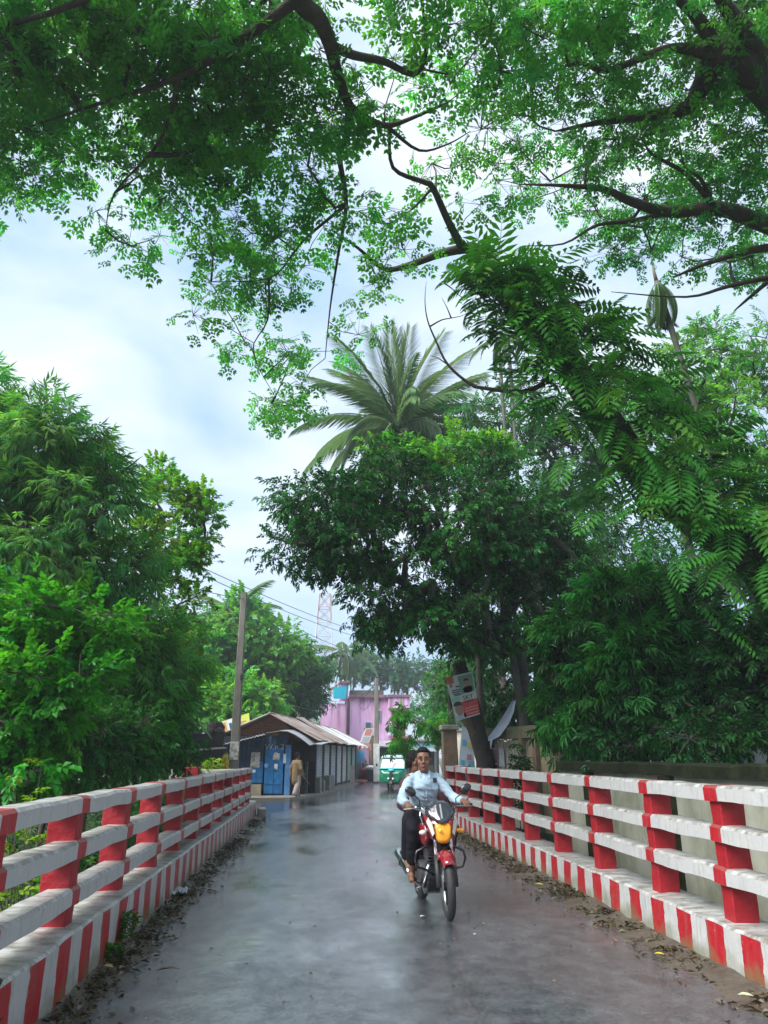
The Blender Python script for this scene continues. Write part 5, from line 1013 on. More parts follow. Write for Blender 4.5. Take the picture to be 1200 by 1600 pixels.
def spray_cloud(name, T, m_, parent, sub, sd, per, rs, size, base, var, droop=.35, flat=.75, kind=None, outw=.6, twigs=True):
    n = len(sub) * per; c = np.repeat(sub, per, 0); od = np.repeat(sd, per, 0); off = rdir(n) * (RNG.uniform(0, 1, n) ** .45)[:, None] * rs; off[:, 2] *= flat
    D = nrmz(off) * .6 + od * outw + rdir(n) * .45; D[:, 2] -= droop
    if twigs:
        a = c; e = c + off; w_ = nrmz(np.cross(e - a, rdir(n))) * .006; V = np.stack([a + w_, a - w_, e - w_ * .5, e + w_ * .5], 1).reshape(-1, 3); mesh_np('twigs', V, np.arange(4 * n).reshape(-1, 4), BARK2, parent, kind='stuff')
    b = np.array(base); k = np.repeat(1 + var * RNG.normal(size=len(sub)), per); hue = np.repeat(RNG.uniform(-1, 1, len(sub)), per)
    col = b[None] * k[:, None]; col[:, 0] *= 1 + .35 * hue; col[:, 2] *= 1 - .25 * hue
    return scatter(name, m_, T, c + off, D, RNG.uniform(-.9, .9, n), size * RNG.uniform(.7, 1.25, n), np.clip(col * np.array([1.15, 1.5, 1.0])[None], .004, .38), parent, kind)
def tree(name, label, base, trunk, r0, ells, nsub, per, rs, size, T, m_, col, var=.25, droop=.35, bark=None, shell=.4, r_tip=.014, flat=.75, cat='tree', group=None):
    bark = bark or BARK2
    root = thing(name, label, cat, tuple(base), 0, group); sb, sd = subs(ells, nsub, shell)
    pts = [np.array(base, float)] + [np.array(p, float) for p in trunk]
    m = MB(); rr = np.linspace(r0, r0 * .45, len(pts)); 
    fine = []; fr_ = []
    for i in range(len(pts) - 1):
        for t in np.linspace(0, 1, 5)[: (5 if i == len(pts) - 2 else 4)]: fine.append(pts[i] * (1 - t) + pts[i + 1] * t + RNG.normal(size=3) * r0 * .15 * (0 < t < 1)); fr_.append(rr[i] * (1 - t) + rr[i + 1] * t)
    m.tube(fine, fr_, 9)
    g_ = grow('limbs', bark, root, fine[len(fine) // 2:] + [e[0] for e in ells[:0]], sb, r_tip, r0 * .5); k = len(m.v); m.v += g_.v; m.f += [tuple(i + k for i in f) for f in g_.f]; m.m += g_.m
    m.build('trunk', bark, root, smooth=True)
    spray_cloud('crown', T, m_, root, sb, sd, per, rs, size, col, var, droop, flat)
    return root

# ------------------------------------------------------------------ the two overhead rain trees
def inpoly(x, y, P):
    r = np.zeros(len(x), bool); j = len(P) - 1
    for i in range(len(P)):
        xi, yi = P[i]; xj, yj = P[j]; c = ((yi > y) != (yj > y)) & (x < (xj - xi) * (y - yi) / (yj - yi + 1e-9) + xi); r ^= c; j = i
    return r
def smooth_path(pts, sub_=4):
    pts = [Vector(p) for p in pts]; out_ = []
    for i in range(len(pts) - 1):
        p0, p1, p2, p3 = pts[max(i - 1, 0)], pts[i], pts[i + 1], pts[min(i + 2, len(pts) - 1)]
        for k in range(sub_):
            t = k / sub_; out_.append(.5 * ((2 * p1) + (p2 - p0) * t + (2 * p0 - 5 * p1 + 4 * p2 - p3) * t * t + (3 * p1 - p0 - 3 * p2 + p3) * t ** 3))
    return out_ + [pts[-1]]
def Z(l): return [Vector(onz(x, y, z)) for x, y, z in l]
def limb(m, pts, r0, r1, nodes):
    r0, r1 = r0 * 1.05, r1 * .55; q = smooth_path(pts); rs_ = [r0 + (r1 - r0) * (i / (len(q) - 1)) ** .8 for i in range(len(q))]; m.tube(q, rs_, 8); nodes += [np.array(p) for p in q]
ra = thing('rain_tree', 'leaning rain tree with fern covered trunk arching over the road', 'tree', (9.6, 13.4, -1.7))
TR = [Vector((9.7, 13.6, -1.9)), Vector((9.3, 13.3, 1.5)), Vector(ony(1210, 910, 13)), Vector(ony(1090, 810, 13)), Vector(ony(990, 720, 13)), Vector(ony(915, 610, 13)), Vector(ony(865, 530, 12.9)), Vector(ony(815, 485, 12.7)), Vector(ony(775, 440, 12.6)), Vector(ony(757, 402, 12.6))]
mA = MB(); nA = []
q = smooth_path(TR); rs_ = list(np.interp(np.linspace(0, 1, len(q)), [0, .2, .5, .8, 1], [.55, .46, .34, .26, .14])); mA.tube(q, rs_, 12)
tip = TR[-1]; zt0 = tip.z
limb(mA, [tip, *Z([(738, 388, zt0), (690, 396, zt0 - .1), (640, 414, 10.9), (600, 420, 10.8), (560, 388, 10.9), (522, 362, 11)])], .135, .02, nA)
limb(mA, Z([(722, 386, zt0), (700, 345, zt0), (676, 293, 11.4), (661, 284, 11.4), (614, 262, 11.4), (609, 200, 11.5)]), .09, .04, nA)
limb(mA, Z([(430, -160, 11.2), (468, -5, 11.3), (497, 28, 11.3), (516, 70, 11.3), (526, 112, 11.4), (547, 166, 11.4), (582, 190, 11.5), (608, 196, 11.5), (640, 186, 11.6), (700, 160, 12)]), .16, .035, nA)
limb(mA, Z([(547, 166, 11.4), (541, 215, 11.3), (530, 242, 11.2), (541, 320, 11), (528, 400, 10.8), (516, 480, 10.6), (508, 560, 10.2)]), .075, .015, nA)
limb(mA, Z([(516, 70, 11.3), (552, 86, 11.3), (600, 96, 11.4), (646, 116, 11.5), (664, 90, 11.6), (664, 40, 11.8), (655, -20, 12)]), .075, .03, nA)
limb(mA, Z([(541, 320, 11), (480, 370, 11), (455, 400, 10.9), (420, 435, 10.8), (330, 440, 10.6)]), .035, .012, nA)
limb(mA, Z([(420, 435, 10.8), (418, 500, 10.5), (395, 550, 10.2), (430, 620, 9.8)]), .025, .01, nA)
limb(mA, Z([(676, 293, 11.4), (640, 330, 11.3), (600, 350, 11.2), (560, 330, 11.1)]), .03, .012, nA)
limb(mA, Z([(470, -5, 11.3), (380, 60, 11.2), (280, 120, 11.1), (160, 160, 11), (40, 200, 10.9)]), .09, .02, nA)
limb(mA, Z([(430, -160, 11.2), (250, -60, 11.2), (80, 20, 11.1), (-100, 60, 11)]), .10, .03, nA)
limb(mA, Z([(280, 120, 11.1), (250, 220, 10.9), (180, 300, 10.7), (165, 360, 10.4)]), .04, .01, nA)
limb(mA, Z([(608, 200, 11.5), (655, 235, 11.6), (700, 225, 11.7), (735, 205, 11.8)]), .035, .012, nA)
def zmix(y): return np.interp(y, [-500, 0, 300, 480, 680], [11.6, 11.5, 11.2, 10.6, 9.3])
polyA = [(-420, -500), (820, -500), (820, 60), (800, 250), (765, 350), (700, 325), (640, 420), (600, 440), (585, 480), (560, 540), (540, 615), (470, 640), (425, 672), (402, 640), (440, 590), (345, 588), (330, 545), (232, 528), (246, 478), (310, 440), (285, 395), (165, 385), (150, 345), (85, 290), (20, 262), (0, 325), (-60, 330), (-420, 250)]
polyB = [(760, -500), (1650, -500), (1650, 420), (1200, 450), (1050, 405), (940, 395), (870, 365), (790, 335), (750, 280)]
def canopy(poly, n, dens=None):
    P = np.array(poly); out_ = np.zeros((0, 2))
    while len(out_) < n:
        x = RNG.uniform(P[:, 0].min(), P[:, 0].max(), 4 * n); y = RNG.uniform(P[:, 1].min(), P[:, 1].max(), 4 * n); k = inpoly(x, y, poly)
        if dens is not None: k &= RNG.uniform(0, 1, 4 * n) < dens(x, y)
        out_ = np.vstack([out_, np.stack([x[k], y[k]], 1)])
    out_ = out_[:n]; return np.array([onz(x, y, zmix(y) + RNG.uniform(-.35, 1.5)) for x, y in out_])
def densA(x, y):
    d = np.where((x < 450) & (y < 270), 1.0, .55); d = np.where((x > 560) & (y < 400), .42, d); d = np.where(y < -40, .15, d); d = np.where(x < -60, .15, d)
    g_ = np.array([mnoise.noise(Vector((a * .011, b * .011, 4.))) for a, b in zip(x, y)]); return d * np.clip(1.0 + 1.5 * g_, .0, 1)
def densB(x, y):
    d = np.where(y < -40, .15, .8); d = np.where(x > 1260, .15, d); g_ = np.array([mnoise.noise(Vector((a * .014, b * .014, 9.))) for a, b in zip(x, y)]); return d * np.clip(.85 + 1.2 * g_, .05, 1)
SD = np.array(sun_dir); PT = np.array([list(p) for p in smooth_path(TR[2:9], 6)])
def sunlit(c):   # leaf clumps that leave the fern covered limb in the light
    d = c[:, None, :] - PT[None]; t = np.maximum(d @ SD, 0); r = np.linalg.norm(d - t[..., None] * SD, axis=2).min(1)
    return c[(r > .95) | (RNG.uniform(0, 1, len(c)) < .35)]
sA = np.vstack([sunlit(canopy(polyA, 330, densA)), canopy([(-40, -60), (460, -60), (440, 190), (380, 270), (200, 250), (60, 170), (-40, 150)], 34)])
g_ = grow('t', BARK, ra, nA, sA, .008, .05); k = len(mA.v); mA.v += g_.v; mA.f += [tuple(i + k for i in f) for f in g_.f]; mA.m += g_.m
o = mA.build('trunk', BARK, ra, smooth=True)
dn = np.tile(np.array([0., 0, -.6]), (len(sA), 1))
spray_cloud('crown', T_RAIN, LEAFC, ra, sA, dn * .3, 13, .62, .31, (.048, .168, .040), .25, .3, .55)
m = MB(); nd = []
for px in ([(850, 600), (815, 612), (760, 607), (735, 600), (700, 570), (680, 530), (668, 500), (664, 470), (666, 440)], [(672, 510), (690, 500), (705, 497), (725, 492), (742, 478)], [(735, 490), (748, 470), (760, 455)], [(690, 440), (705, 450), (718, 462), (735, 470)], [(705, 497), (698, 480), (690, 465)], [(700, 570), (685, 560), (672, 555)]):
    limb(m, [Vector(ony(x, y, 12.8)) for x, y in px], .055 if px[0][0] == 850 else .018, .006, nd)
m.build('dead_limb', BARK, ra, smooth=True)

rb = thing('rain_tree', 'spreading rain tree whose dark limbs enter from the upper right', 'tree', (12.5, 6.0, -1.6))
mB = MB(); nB = []; HB = Vector((11.0, 7.2, 9.2))
limb(mB, [Vector((12.6, 6.0, -1.8)), Vector((12.3, 6.2, 2)), Vector((11.8, 6.6, 6)), HB], .7, .4, [])
limb(mB, [HB, *Z([(1330, 230, 11), (1200, 138, 11.3), (1150, 88, 11.4), (1120, 88, 11.4), (1095, 138, 11.4), (1072, 168, 11.4), (1013, 181, 11.4), (933, 192, 11.4), (868, 205, 11.4)])], .36, .025, nB)
limb(mB, Z([(1120, 88, 11.4), (1072, 76, 11.5), (1029, 80, 11.5), (949, 110, 11.5), (901, 98, 11.5), (850, 120, 11.6)]), .10, .02, nB)
limb(mB, Z([(1122, 86, 11.4), (1093, 32, 11.6), (1050, -10, 11.7), (980, -80, 11.8)]), .13, .05, nB)
limb(mB, [HB, *Z([(1290, 180, 11.2), (1200, 118, 11.4), (1163, 48, 11.5), (1125, -5, 11.6), (1080, -120, 11.8)])], .3, .08, nB)
limb(mB, Z([(949, 110, 11.5), (920, 60, 11.7), (965, 20, 11.8), (985, -20, 12)]), .05, .03, nB)
limb(mB, [HB, *Z([(1400, 420, 10.6), (1290, 385, 10.8), (1200, 352, 11), (1125, 326, 11), (1045, 331, 11), (987, 315, 11), (944, 296, 11), (880, 290, 11), (811, 288, 11.2)])], .25, .018, nB)
limb(mB, Z([(1115, 322, 11), (1072, 272, 11.1), (1018, 240, 11.2), (1005, 213, 11.3)]), .06, .018, nB); limb(mB, Z([(1115, 322, 11), (1095, 280, 11.1), (1070, 260, 11.2), (1060, 215, 11.2)]), .05, .015, nB)
limb(mB, Z([(1045, 331, 11), (990, 345, 11), (933, 352, 10.9), (880, 381, 10.8), (816, 384, 10.8)]), .06, .012, nB)
limb(mB, [HB, *Z([(1400, 470, 10.3), (1300, 395, 10.6), (1200, 387, 10.7), (1109, 410, 10.7), (1051, 434, 10.6)])], .2, .03, nB)
limb(mB, Z([(1300, 420, 10.4), (1200, 434, 10.5), (1136, 448, 10.5), (1072, 464, 10.4), (955, 456, 10.4)]), .08, .012, nB); limb(mB, Z([(1200, 440, 10.5), (1165, 470, 10.4), (1147, 486, 10.3)]), .05, .02, nB)
sB = sunlit(canopy(polyB, 340, densB)); g_ = grow('t', BARK, rb, nB, sB, .007, .04); k = len(mB.v); mB.v += g_.v; mB.f += [tuple(i + k for i in f) for f in g_.f]; mB.m += g_.m
mB.build('trunk', BARK, rb, smooth=True)
spray_cloud('crown', T_RAIN, LEAFC, rb, sB, np.tile(np.array([0., 0, -.2]), (len(sB), 1)), 12, .62, .245, (.052, .170, .055), .22, .25, .6)

# ------------------------------------------------------------------ ferns on the trunk
def frond_mesh(name, n=12, curl=.5, wd=.047, ln=.37):
    t = TP()
    def pt(u): return np.array([u, 0, .28 * u - curl * u * u])
    for i in range(n):
        u = .1 + .86 * i / (n - 1); w_ = ln * (math.sin(math.pi * (.16 + .80 * u)) ** .7); p = pt(u); tg = pt(u + .01) - pt(u); tg /= np.linalg.norm(tg)
        for s in (-1, 1): t.leaf(p, tg * (.35 + .5 * u) + np.array([0, s, -.12]), w_, wd * (.6 + .4 * math.sin(math.pi * u)), (0, 0, 1), .2, .5, .12, random.uniform(.3, .7))
    t.leaf(pt(.95), pt(1.) - pt(.9), .14, .03)
    v, f, g__ = t.out(); k = len(v); st = []; K_ = 7
    for i in range(K_):
        u = i / (K_ - 1); p = pt(u); st += [p + np.array([0, .008 * (1.2 - u), 0]), p - np.array([0, .008 * (1.2 - u), 0])]
    f2 = [(k + 2 * i, k + 2 * i + 1, k + 2 * i + 3) for i in range(K_ - 1)] + [(k + 2 * i, k + 2 * i + 3, k + 2 * i + 2) for i in range(K_ - 1)]
    V = np.vstack([v, st]); F = np.vstack([f, f2]); return V, F
def frond_data(name, V, F, m_, base, seed):
    col = np.array(base)[None] * (1 + .15 * np.random.default_rng(seed).normal(size=(len(V), 1))); o = mesh_np(name, V, F, m_, None, np.clip(col, .004, .4)); me = o.data; bpy.data.objects.remove(o); return me
FD = []
for i, (c_, cu) in enumerate((((.09, .40, .04), .35), ((.11, .45, .05), .45), ((.075, .33, .04), .5), ((.16, .48, .04), .4), ((.09, .40, .05), .55))):
    FD.append(frond_data('frond', *frond_mesh('f', 8 + i % 3, cu), LEAFF, c_, i))
def put_frond(parent, me, p, d, roll, s):
    M = Matrix(frames(np.array([d]), np.array([roll]))[0].tolist()).to_4x4(); o = bpy.data.objects.new('frond', me); COL.objects.link(o); o.parent = parent
    M.translation = Vector(p) - woff(parent); o.matrix_local = M @ Matrix.Diagonal((s, s, s, 1)); return o
fm = thing('trunk_ferns', 'bright green ferns draping the leaning rain tree trunk', 'fern', tuple(TR[4]))
path = smooth_path(TR[1:], 8); plen = len(path); plc = np.concatenate([[0], np.cumsum([(path[i + 1] - path[i]).length for i in range(plen - 1)])]); plc /= plc[-1]
def view_side(): a = random.gauss(math.pi, 1.0); return a
cnt = 0
def fern_pose(front):
    t = random.random() ** .85; j = int(np.searchsorted(plc, .22 + .72 * t)); p = path[min(j, plen - 1)]; wd_ = np.interp(t, [0, .5, .8, 1], [1.75, 1.6, 1.15, .7])
    lat = random.uniform(-1, 1); pos = p + Vector((lat * wd_ * .85, -random.uniform(.35, .95) * (1 - .45 * abs(lat)) if front else random.uniform(-.4, .3), random.uniform(-.5, .75) * wd_))
    a = random.uniform(0, 2 * math.pi); dd = Vector((math.cos(a) * .8 + lat * .4, -.55, math.sin(a) * .55 - .45)); return pos, tuple(dd), random.uniform(.7, 1.15)
for i in range(276):
    pos, dd, sz = fern_pose(True); put_frond(fm, FD[int(np.clip(random.gauss(2, 1.4), 0, 4))], pos, dd, random.uniform(-.5, .5), sz)
fv, ff = frond_mesh('f', 9, .5); fp = [fern_pose(False) for _ in range(260)]; n = len(fp)
scatter('fern_undergrowth', LEAFF, (fv, ff, np.full(len(fv), .5)), np.array([list(q[0]) for q in fp]), np.array([q[1] for q in fp]), RNG.uniform(-.5, .5, n), np.array([q[2] for q in fp]), np.array([.05, .2, .03])[None] * (1 + .25 * RNG.normal(size=(n, 1))), fm, kind='stuff')
fc = thing('nest_fern', 'upright fern rosette with brown root mass at the tip of the leaning trunk', 'fern', tuple(TR[7]))
o = MB().tube([TR[6] + Vector((.1, 0, -.1)), TR[7], TR[8] + Vector((.12, 0, -.1))], [.34, .36, .16], 12).build('root_mass', mat('fern_roots', (.10, .05, .035), .95, (.06, .03, .022), 9, .9, 22), fc, smooth=True); jit(o, .10, 3)
for i in range(24):
    a = i / 24 * 2 * math.pi; d = Vector((math.cos(a) * 1.1, math.sin(a) * .5 - .35, random.uniform(-.2, 1.3))); b = TR[8].lerp(TR[7], random.random() * .6); put_frond(fc, FD[(0, 1, 3)[i % 3]], b + d * .12, tuple(d), random.uniform(-.4, .4), random.uniform(.9, 1.2))

# ------------------------------------------------------------------ palms
def palm_frond(L_, bend, n, lw, hang, seed):
    rg = np.random.default_rng(seed); t = TP(); K_ = 16
    def pt(u): a = bend * u; return np.array([L_ * (math.sin(a) / bend if bend > .01 else u), 0, -L_ * ((1 - math.cos(a)) / bend)])
    for i in range(n):
        u = .12 + .88 * i / (n - 1); p = pt(u); tg = pt(min(u + .02, 1.02)) - pt(u - .0); tg /= np.linalg.norm(tg); ll = lw * (math.sin(math.pi * (.12 + .80 * u)) ** .6)
        for s in (-1, 1):
            d = tg * .75 + np.array([0, s * (1 - hang * .6), 0]) + np.array([0, 0, -hang * rg.uniform(.7, 1.2)]); t.leaf(p, d, ll * rg.uniform(.85, 1.1), .017, (0, 0, 1), .3, .35, .18)
    v, f, _ = t.out(); k = len(v); st = []
    for i in range(K_):
        u = i / (K_ - 1); p = pt(u); w_ = .05 * (1.1 - u); st += [p + np.array([0, w_, .01]), p - np.array([0, w_, -.01]), p + np.array([0, 0, -w_])]
    f2 = []
    for i in range(K_ - 1):
        for a, b in ((0, 1), (1, 2), (2, 0)): q = k + 3 * i; f2 += [(q + a, q + b, q + 3 + b), (q + a, q + 3 + b, q + 3 + a)]
    return np.vstack([v, st]), np.vstack([f, f2])
PF = [frond_data('frond', *palm_frond(4.9, b, 62, 1.2, h, i), LEAFG, c_, 20 + i) for i, (b, h, c_) in enumerate(((.75, .45, (.18, .29, .15)), (1.25, .8, (.15, .27, .13)), (1.7, 1.1, (.16, .26, .13)), (2.2, 1.3, (.24, .26, .15))))]
def coconut(label, base, top, spec, sc=1., r=.18, nuts=True):
    root = thing('coconut_palm', label, 'palm tree', tuple(base)); b, t = Vector(base), Vector(top); mid = b.lerp(t, .5) + Vector((.5 + .12 * abs(b.x - t.x), .2, 0))
    q = smooth_path([b, mid, t], 10); MB().tube(q, [r * (1.2 - .4 * i / len(q)) * (1.06 if i % 2 else 1) for i in range(len(q))], 10).build('trunk', BARK2, root, smooth=True)
    for az, el, k in spec: put_frond(root, PF[k], t, (math.cos(el) * math.sin(az), math.cos(el) * math.cos(az), math.sin(el)), random.uniform(-.3, .3), sc * random.uniform(.92, 1.05))
    if nuts:
        for i in range(6): a = i * 1.05; MB().ell(t + Vector((math.cos(a) * .28, math.sin(a) * .28, -.35)), (.13, .13, .17), None, 10, 8).build('coconut', mat('green_coconut', (.12, .16, .04), .5), root, smooth=True)
    return root
ptop = Vector(ony(622, 672, 32)); 
spec = []
for i in range(54):
    az = i * 2.399 + random.uniform(-.3, .3); q = i / 53; el = 1.45 - 1.85 * q + random.uniform(-.12, .12); spec.append((az, el, 0 if q < .3 else 1 if q < .6 else 2 if q < .85 else 3))
coconut('coconut palm with feathery fronds towering behind the dark tree', (8.8, 33, -.1), ptop, spec, 1.06)
t2 = Vector(ony(365, 955, 56)); coconut('smaller coconut palm half hidden behind the power pole', (t2.x, 56, -.1), t2, [(i * 2.4, .9 - 1.4 * i / 14, min(3, i // 4)) for i in range(15)], .95)
t3 = Vector(ony(536, 1018, 85)); coconut('far coconut palm with dark trunk behind the pink building', (t3.x, 85, -.1), t3, [(i * 2.4, .7 - 1.5 * i / 14, min(3, i // 4)) for i in range(15)], 1.1)
# slender betel palms
def betel(label, base, top, droop_spec, sc, r=.07, fm_=None):
    root = thing('betel_palm', label, 'palm tree', tuple(base)); b, t = Vector(base), Vector(top); q = smooth_path([b, b.lerp(t, .5) + Vector((.12, 0, 0)), t], 12)
    MB().tube(q, [r * (1.1 if i % 2 else 1) for i in range(len(q))], 8).build('trunk', mat('betel_trunk', (.10, .10, .075), .85, (.06, .065, .05), 6), root, smooth=True)
    for az, el, k in droop_spec: put_frond(root, PF[k], t, (math.cos(el) * math.sin(az), math.cos(el) * math.cos(az), math.sin(el)), random.uniform(-.2, .2), sc)
    return root
bt_ = ony(1026, 440, 14.4); bb_ = ony(1096, 665, 14.4); bx = bb_ + (bb_ - bt_) * 2.2
bp = betel('slender betel palm with folded hanging fronds at upper right', (bx[0], 14.4, -1.6), bt_, [(i * .7, -.7 - .16 * (i % 4), 1) for i in range(15)], .27, .065)
MB().tube([Vector(bt_), Vector(ony(1022, 425, 14.4)), Vector(ony(1018, 402, 14.4))], [.05, .035, .01], 7).build('spear', mat('betel_spear', (.14, .11, .07), .7), bp, smooth=True)
for px, lab, py in ((797, 'right of the two thin pale palm trunks behind the dark tree', 585), (783, 'left of the two thin pale palm trunks behind the dark tree', 600)):
    t_ = ony(px - 4, py - 70, 24); betel(lab, (ony(px + 6, 800, 24)[0], 24, -.1), t_, [(i * 1.05, .5 - .25 * (i % 4), 1 + i % 2) for i in range(7)], .32, .062)
# banana plant
bnp = thing('banana_plant', 'banana plant with broad pale leaves beside the bamboo', 'banana plant', tuple(ony(262, 1200, 21)[:2]) + (-.3,))
b0 = Vector((*ony(262, 1200, 21)[:2], -.3)); t0 = Vector(ony(262, 1115, 21)); MB().tube([b0, t0], [.13, .08], 9).build('stem', mat('banana_stem', (.12, .16, .06), .6), bnp)
for i, (dx, dz, cv) in enumerate(((1.2, .45, .5), (-1.2, .3, .6), (.7, .8, .5), (-.5, .75, .4), (1.0, .1, .8))):
    K_ = 10; V = []; F = []
    for k in range(K_):
        u = k / (K_ - 1); c_ = t0 + Vector((dx * u * 1.2, -.3 * u + .1 * i, dz * u * 1.3 - cv * u * u)); w_ = .26 * math.sin(math.pi * (.06 + .92 * u)) ** .6
        V += [c_ + Vector((0, -w_, .06)), c_, c_ + Vector((0, w_, .06))]
    F = [(3 * k + a, 3 * k + a + 1, 3 * k + a + 4, 3 * k + a + 3) for k in range(K_ - 1) for a in (0, 1)]
    mesh_np('leaf', np.array([list(v) for v in V]), np.array(F), LEAFB, bnp, np.tile(np.array([.11, .22, .07]), (len(V), 1)))

# ------------------------------------------------------------------ trees
GA = 'trees behind the shops'
tree('bamboo_clump', 'tall arching bamboo clump rising over the left railing', (-6.2, 14.5, -1.5), [(-6.0, 14.4, 3), (-5.6, 14.2, 7.5)], .10,
     [E(60, 690, 14, 125, 110), E(150, 720, 14.5, 60, 70), E(120, 800, 14, 130, 100), E(40, 860, 13.5, 120, 90), E(170, 900, 14.5, 95, 90), E(-120, 800, 14, 150, 200), E(-60, 640, 14.5, 110, 90)], 270, 22, .52, .30, T_LANCE, LEAFB, (.10, .265, .095), .25, .45, BAM, .35, .012, cat='bamboo')
tree('bamboo_clump', 'low drooping bamboo filling the gap beneath the yellow green tree', (-4.6, 16.2, -1.2), [(-4.5, 16, 2), (-4.3, 15.8, 3.6)], .08,
     [E(230, 1050, 15.5, 75, 80), E(200, 1000, 15.5, 80, 80), E(255, 1120, 15.5, 45, 60), E(180, 1110, 15, 70, 70)], 110, 22, .45, .32, T_LANCE, LEAFB, (.085, .225, .075), .25, .5, BAM, .3, .012, cat='bamboo')
tree('broadleaf_tree', 'young tree with yellow green leaf tiers right of the bamboo', (-4.8, 20, -.6), [(-4.7, 19.8, 3), (-4.4, 19.5, 6)], .13,
     [E(255, 790, 19, 55, 40), E(300, 820, 19, 40, 60), E(285, 890, 19, 40, 40), E(230, 745, 19.5, 40, 25), E(300, 950, 19, 30, 45), E(230, 850, 19.5, 60, 60), E(270, 1000, 19.5, 45, 50)], 90, 12, .42, .30, T_ROUND, LEAFB, (.10, .20, .03), .25, .15, BARK2, .5)
tree('broadleaf_shrub', 'bright broad leaved shrub in front of the bamboo behind the railing', (-4.7, 10.5, -1.6), [(-4.6, 10.5, .5), (-4.5, 10.4, 2)], .10,
     [E(70, 1000, 10.5, 110, 80), E(20, 940, 10.5, 70, 40), E(150, 980, 11, 50, 60), E(60, 1090, 10, 110, 90), E(-120, 1020, 10.5, 120, 120), E(20, 1180, 9.5, 70, 70)], 170, 14, .36, .27, T_ROUND, LEAFB, (.045, .175, .022), .28, .2, BARK2, .45, cat='shrub')
tree('broadleaf_shrub', 'dark leafy shrub hanging low behind the middle of the left railing', (-4.4, 13.0, -1.6), [(-4.3, 13, .0), (-4.2, 13, 1.5)], .08,
     [E(190, 1160, 13, 60, 50), E(120, 1170, 12, 70, 60), E(250, 1170, 15, 40, 40)], 90, 14, .36, .26, T_SMALL, LEAF, (.03, .115, .03), .25, .35, BARK2, .4, cat='shrub')
tree('background_tree', 'big dark tree filling the left edge far behind the bamboo', (-11, 24, -.3), [(-11, 24, 4), (-11, 24, 8)], .35,
     [E(-40, 900, 24, 230, 250), E(120, 1050, 25, 150, 120), E(230, 1020, 27, 80, 100), E(-300, 900, 24, 250, 260)], 260, 14, .9, .55, T_SMALL, LEAF, (.03, .11, .035), .3, .3)
# dark tree over the road, right of centre
DT = (5.7, 19.6, -.1)
tree('mango_tree', 'dense dark green tree overhanging the right half of the road', DT, [(5.6, 19.5, 2.2), (5.2, 19.3, 4.5)], .26,
     [E(500, 790, 18.5, 80, 65), E(470, 870, 18, 66, 40), E(545, 840, 18, 75, 70), E(600, 760, 19, 105, 70), E(610, 925, 18, 80, 65), E(655, 985, 18, 60, 35), E(720, 830, 19, 100, 100), E(740, 960, 19, 100, 70), E(830, 860, 19.5, 85, 110), E(770, 740, 20, 70, 55), E(600, 985, 18, 35, 25)], 420, 18, .52, .30, T_BROAD, LEAFG, (.015, .074, .015), .35, .4, BARK2, .5)
tree('light_tree', 'small tree with pale new leaves poking above the dark tree', (4.6, 21.5, -.1), [(4.6, 21.4, 4), (4.5, 21.3, 8.5)], .12, [E(715, 695, 21, 45, 22), E(680, 720, 21, 35, 25), E(760, 700, 21, 45, 30), E(610, 715, 21, 70, 28)], 60, 13, .4, .34, T_BROAD, LEAFB, (.10, .24, .03), .25, .2)
for x_, y_, lab in ((5.05, 19.0, 'thin dark trunk nearest the poster under the dark tree'), (5.9, 18.6, 'thin leaning trunk between the wooden fence and the bushes')):
    o = MB().tube(smooth_path([(x_, y_, -.2), (x_ + .1, y_, 2), (x_ - .05, y_ + .1, 4), (x_ - .3, y_ + .2, 6)]), [.13] * 5 + [.1] * 4 + [.07] * 4, 8).build('slender_tree', BARK2, smooth=True); tag(o, lab, 'tree')
tree('roadside_tree', 'lighter leafy tree beyond the poster trunk', (4.9, 27, -.1), [(4.8, 27, 2), (4.6, 26.8, 4)], .14, [E(690, 1080, 27, 28, 50), E(720, 1040, 27, 40, 40), E(690, 1140, 26, 15, 25)], 70, 14, .42, .28, T_SMALL, LEAF, (.05, .13, .05), .25, .3)
tree('lance_leaf_shrub', 'tall lance leaved shrub leaning over the compound wall', (6.4, 14.6, -1.6), [(6.3, 14.5, 1.5), (6.2, 14.4, 3.5)], .10,
     [E(905, 1010, 16.5, 50, 90), E(885, 1120, 16.5, 32, 70), E(980, 950, 15, 100, 70), E(1000, 1050, 14.2, 100, 70), E(950, 1120, 15, 70, 50), E(1090, 1000, 13.5, 60, 70), E(890, 1180, 16.3, 18, 14)], 190, 13, .40, .36, T_ROS, LEAFG, (.018, .088, .018), .38, .25, BARK2, .45, cat='shrub')
tree('dark_shrub', 'deep green shrub behind the wall at the right edge', (8.2, 11.5, -1.6), [(8, 11.5, .5), (7.8, 11.4, 2)], .10,
     [E(1120, 1100, 12.8, 90, 60), E(1200, 1040, 12.5, 90, 80), E(1060, 1150, 13.2, 70, 30), E(1300, 1060, 12.5, 120, 120), E(1110, 1160, 11.6, 90, 22), E(980, 1168, 13.9, 70, 18)], 170, 13, .42, .30, T_BROAD, LEAFG, (.013, .052, .015), .3, .3, cat='shrub')
tree('background_tree', 'pale green airy tree behind the hanging betel palm', (12, 22, -.2), [(12, 22, 5), (11.5, 22, 10)], .25,
     [E(1100, 580, 22, 90, 90), E(1170, 680, 21, 90, 110), E(1120, 780, 22, 90, 80), E(1230, 560, 21, 100, 90), E(1330, 720, 21, 130, 200), E(1060, 680, 23, 80, 120), E(1180, 860, 21, 90, 80)], 380, 14, .62, .40, T_SMALL, LEAFB, (.08, .20, .06), .25, .25)
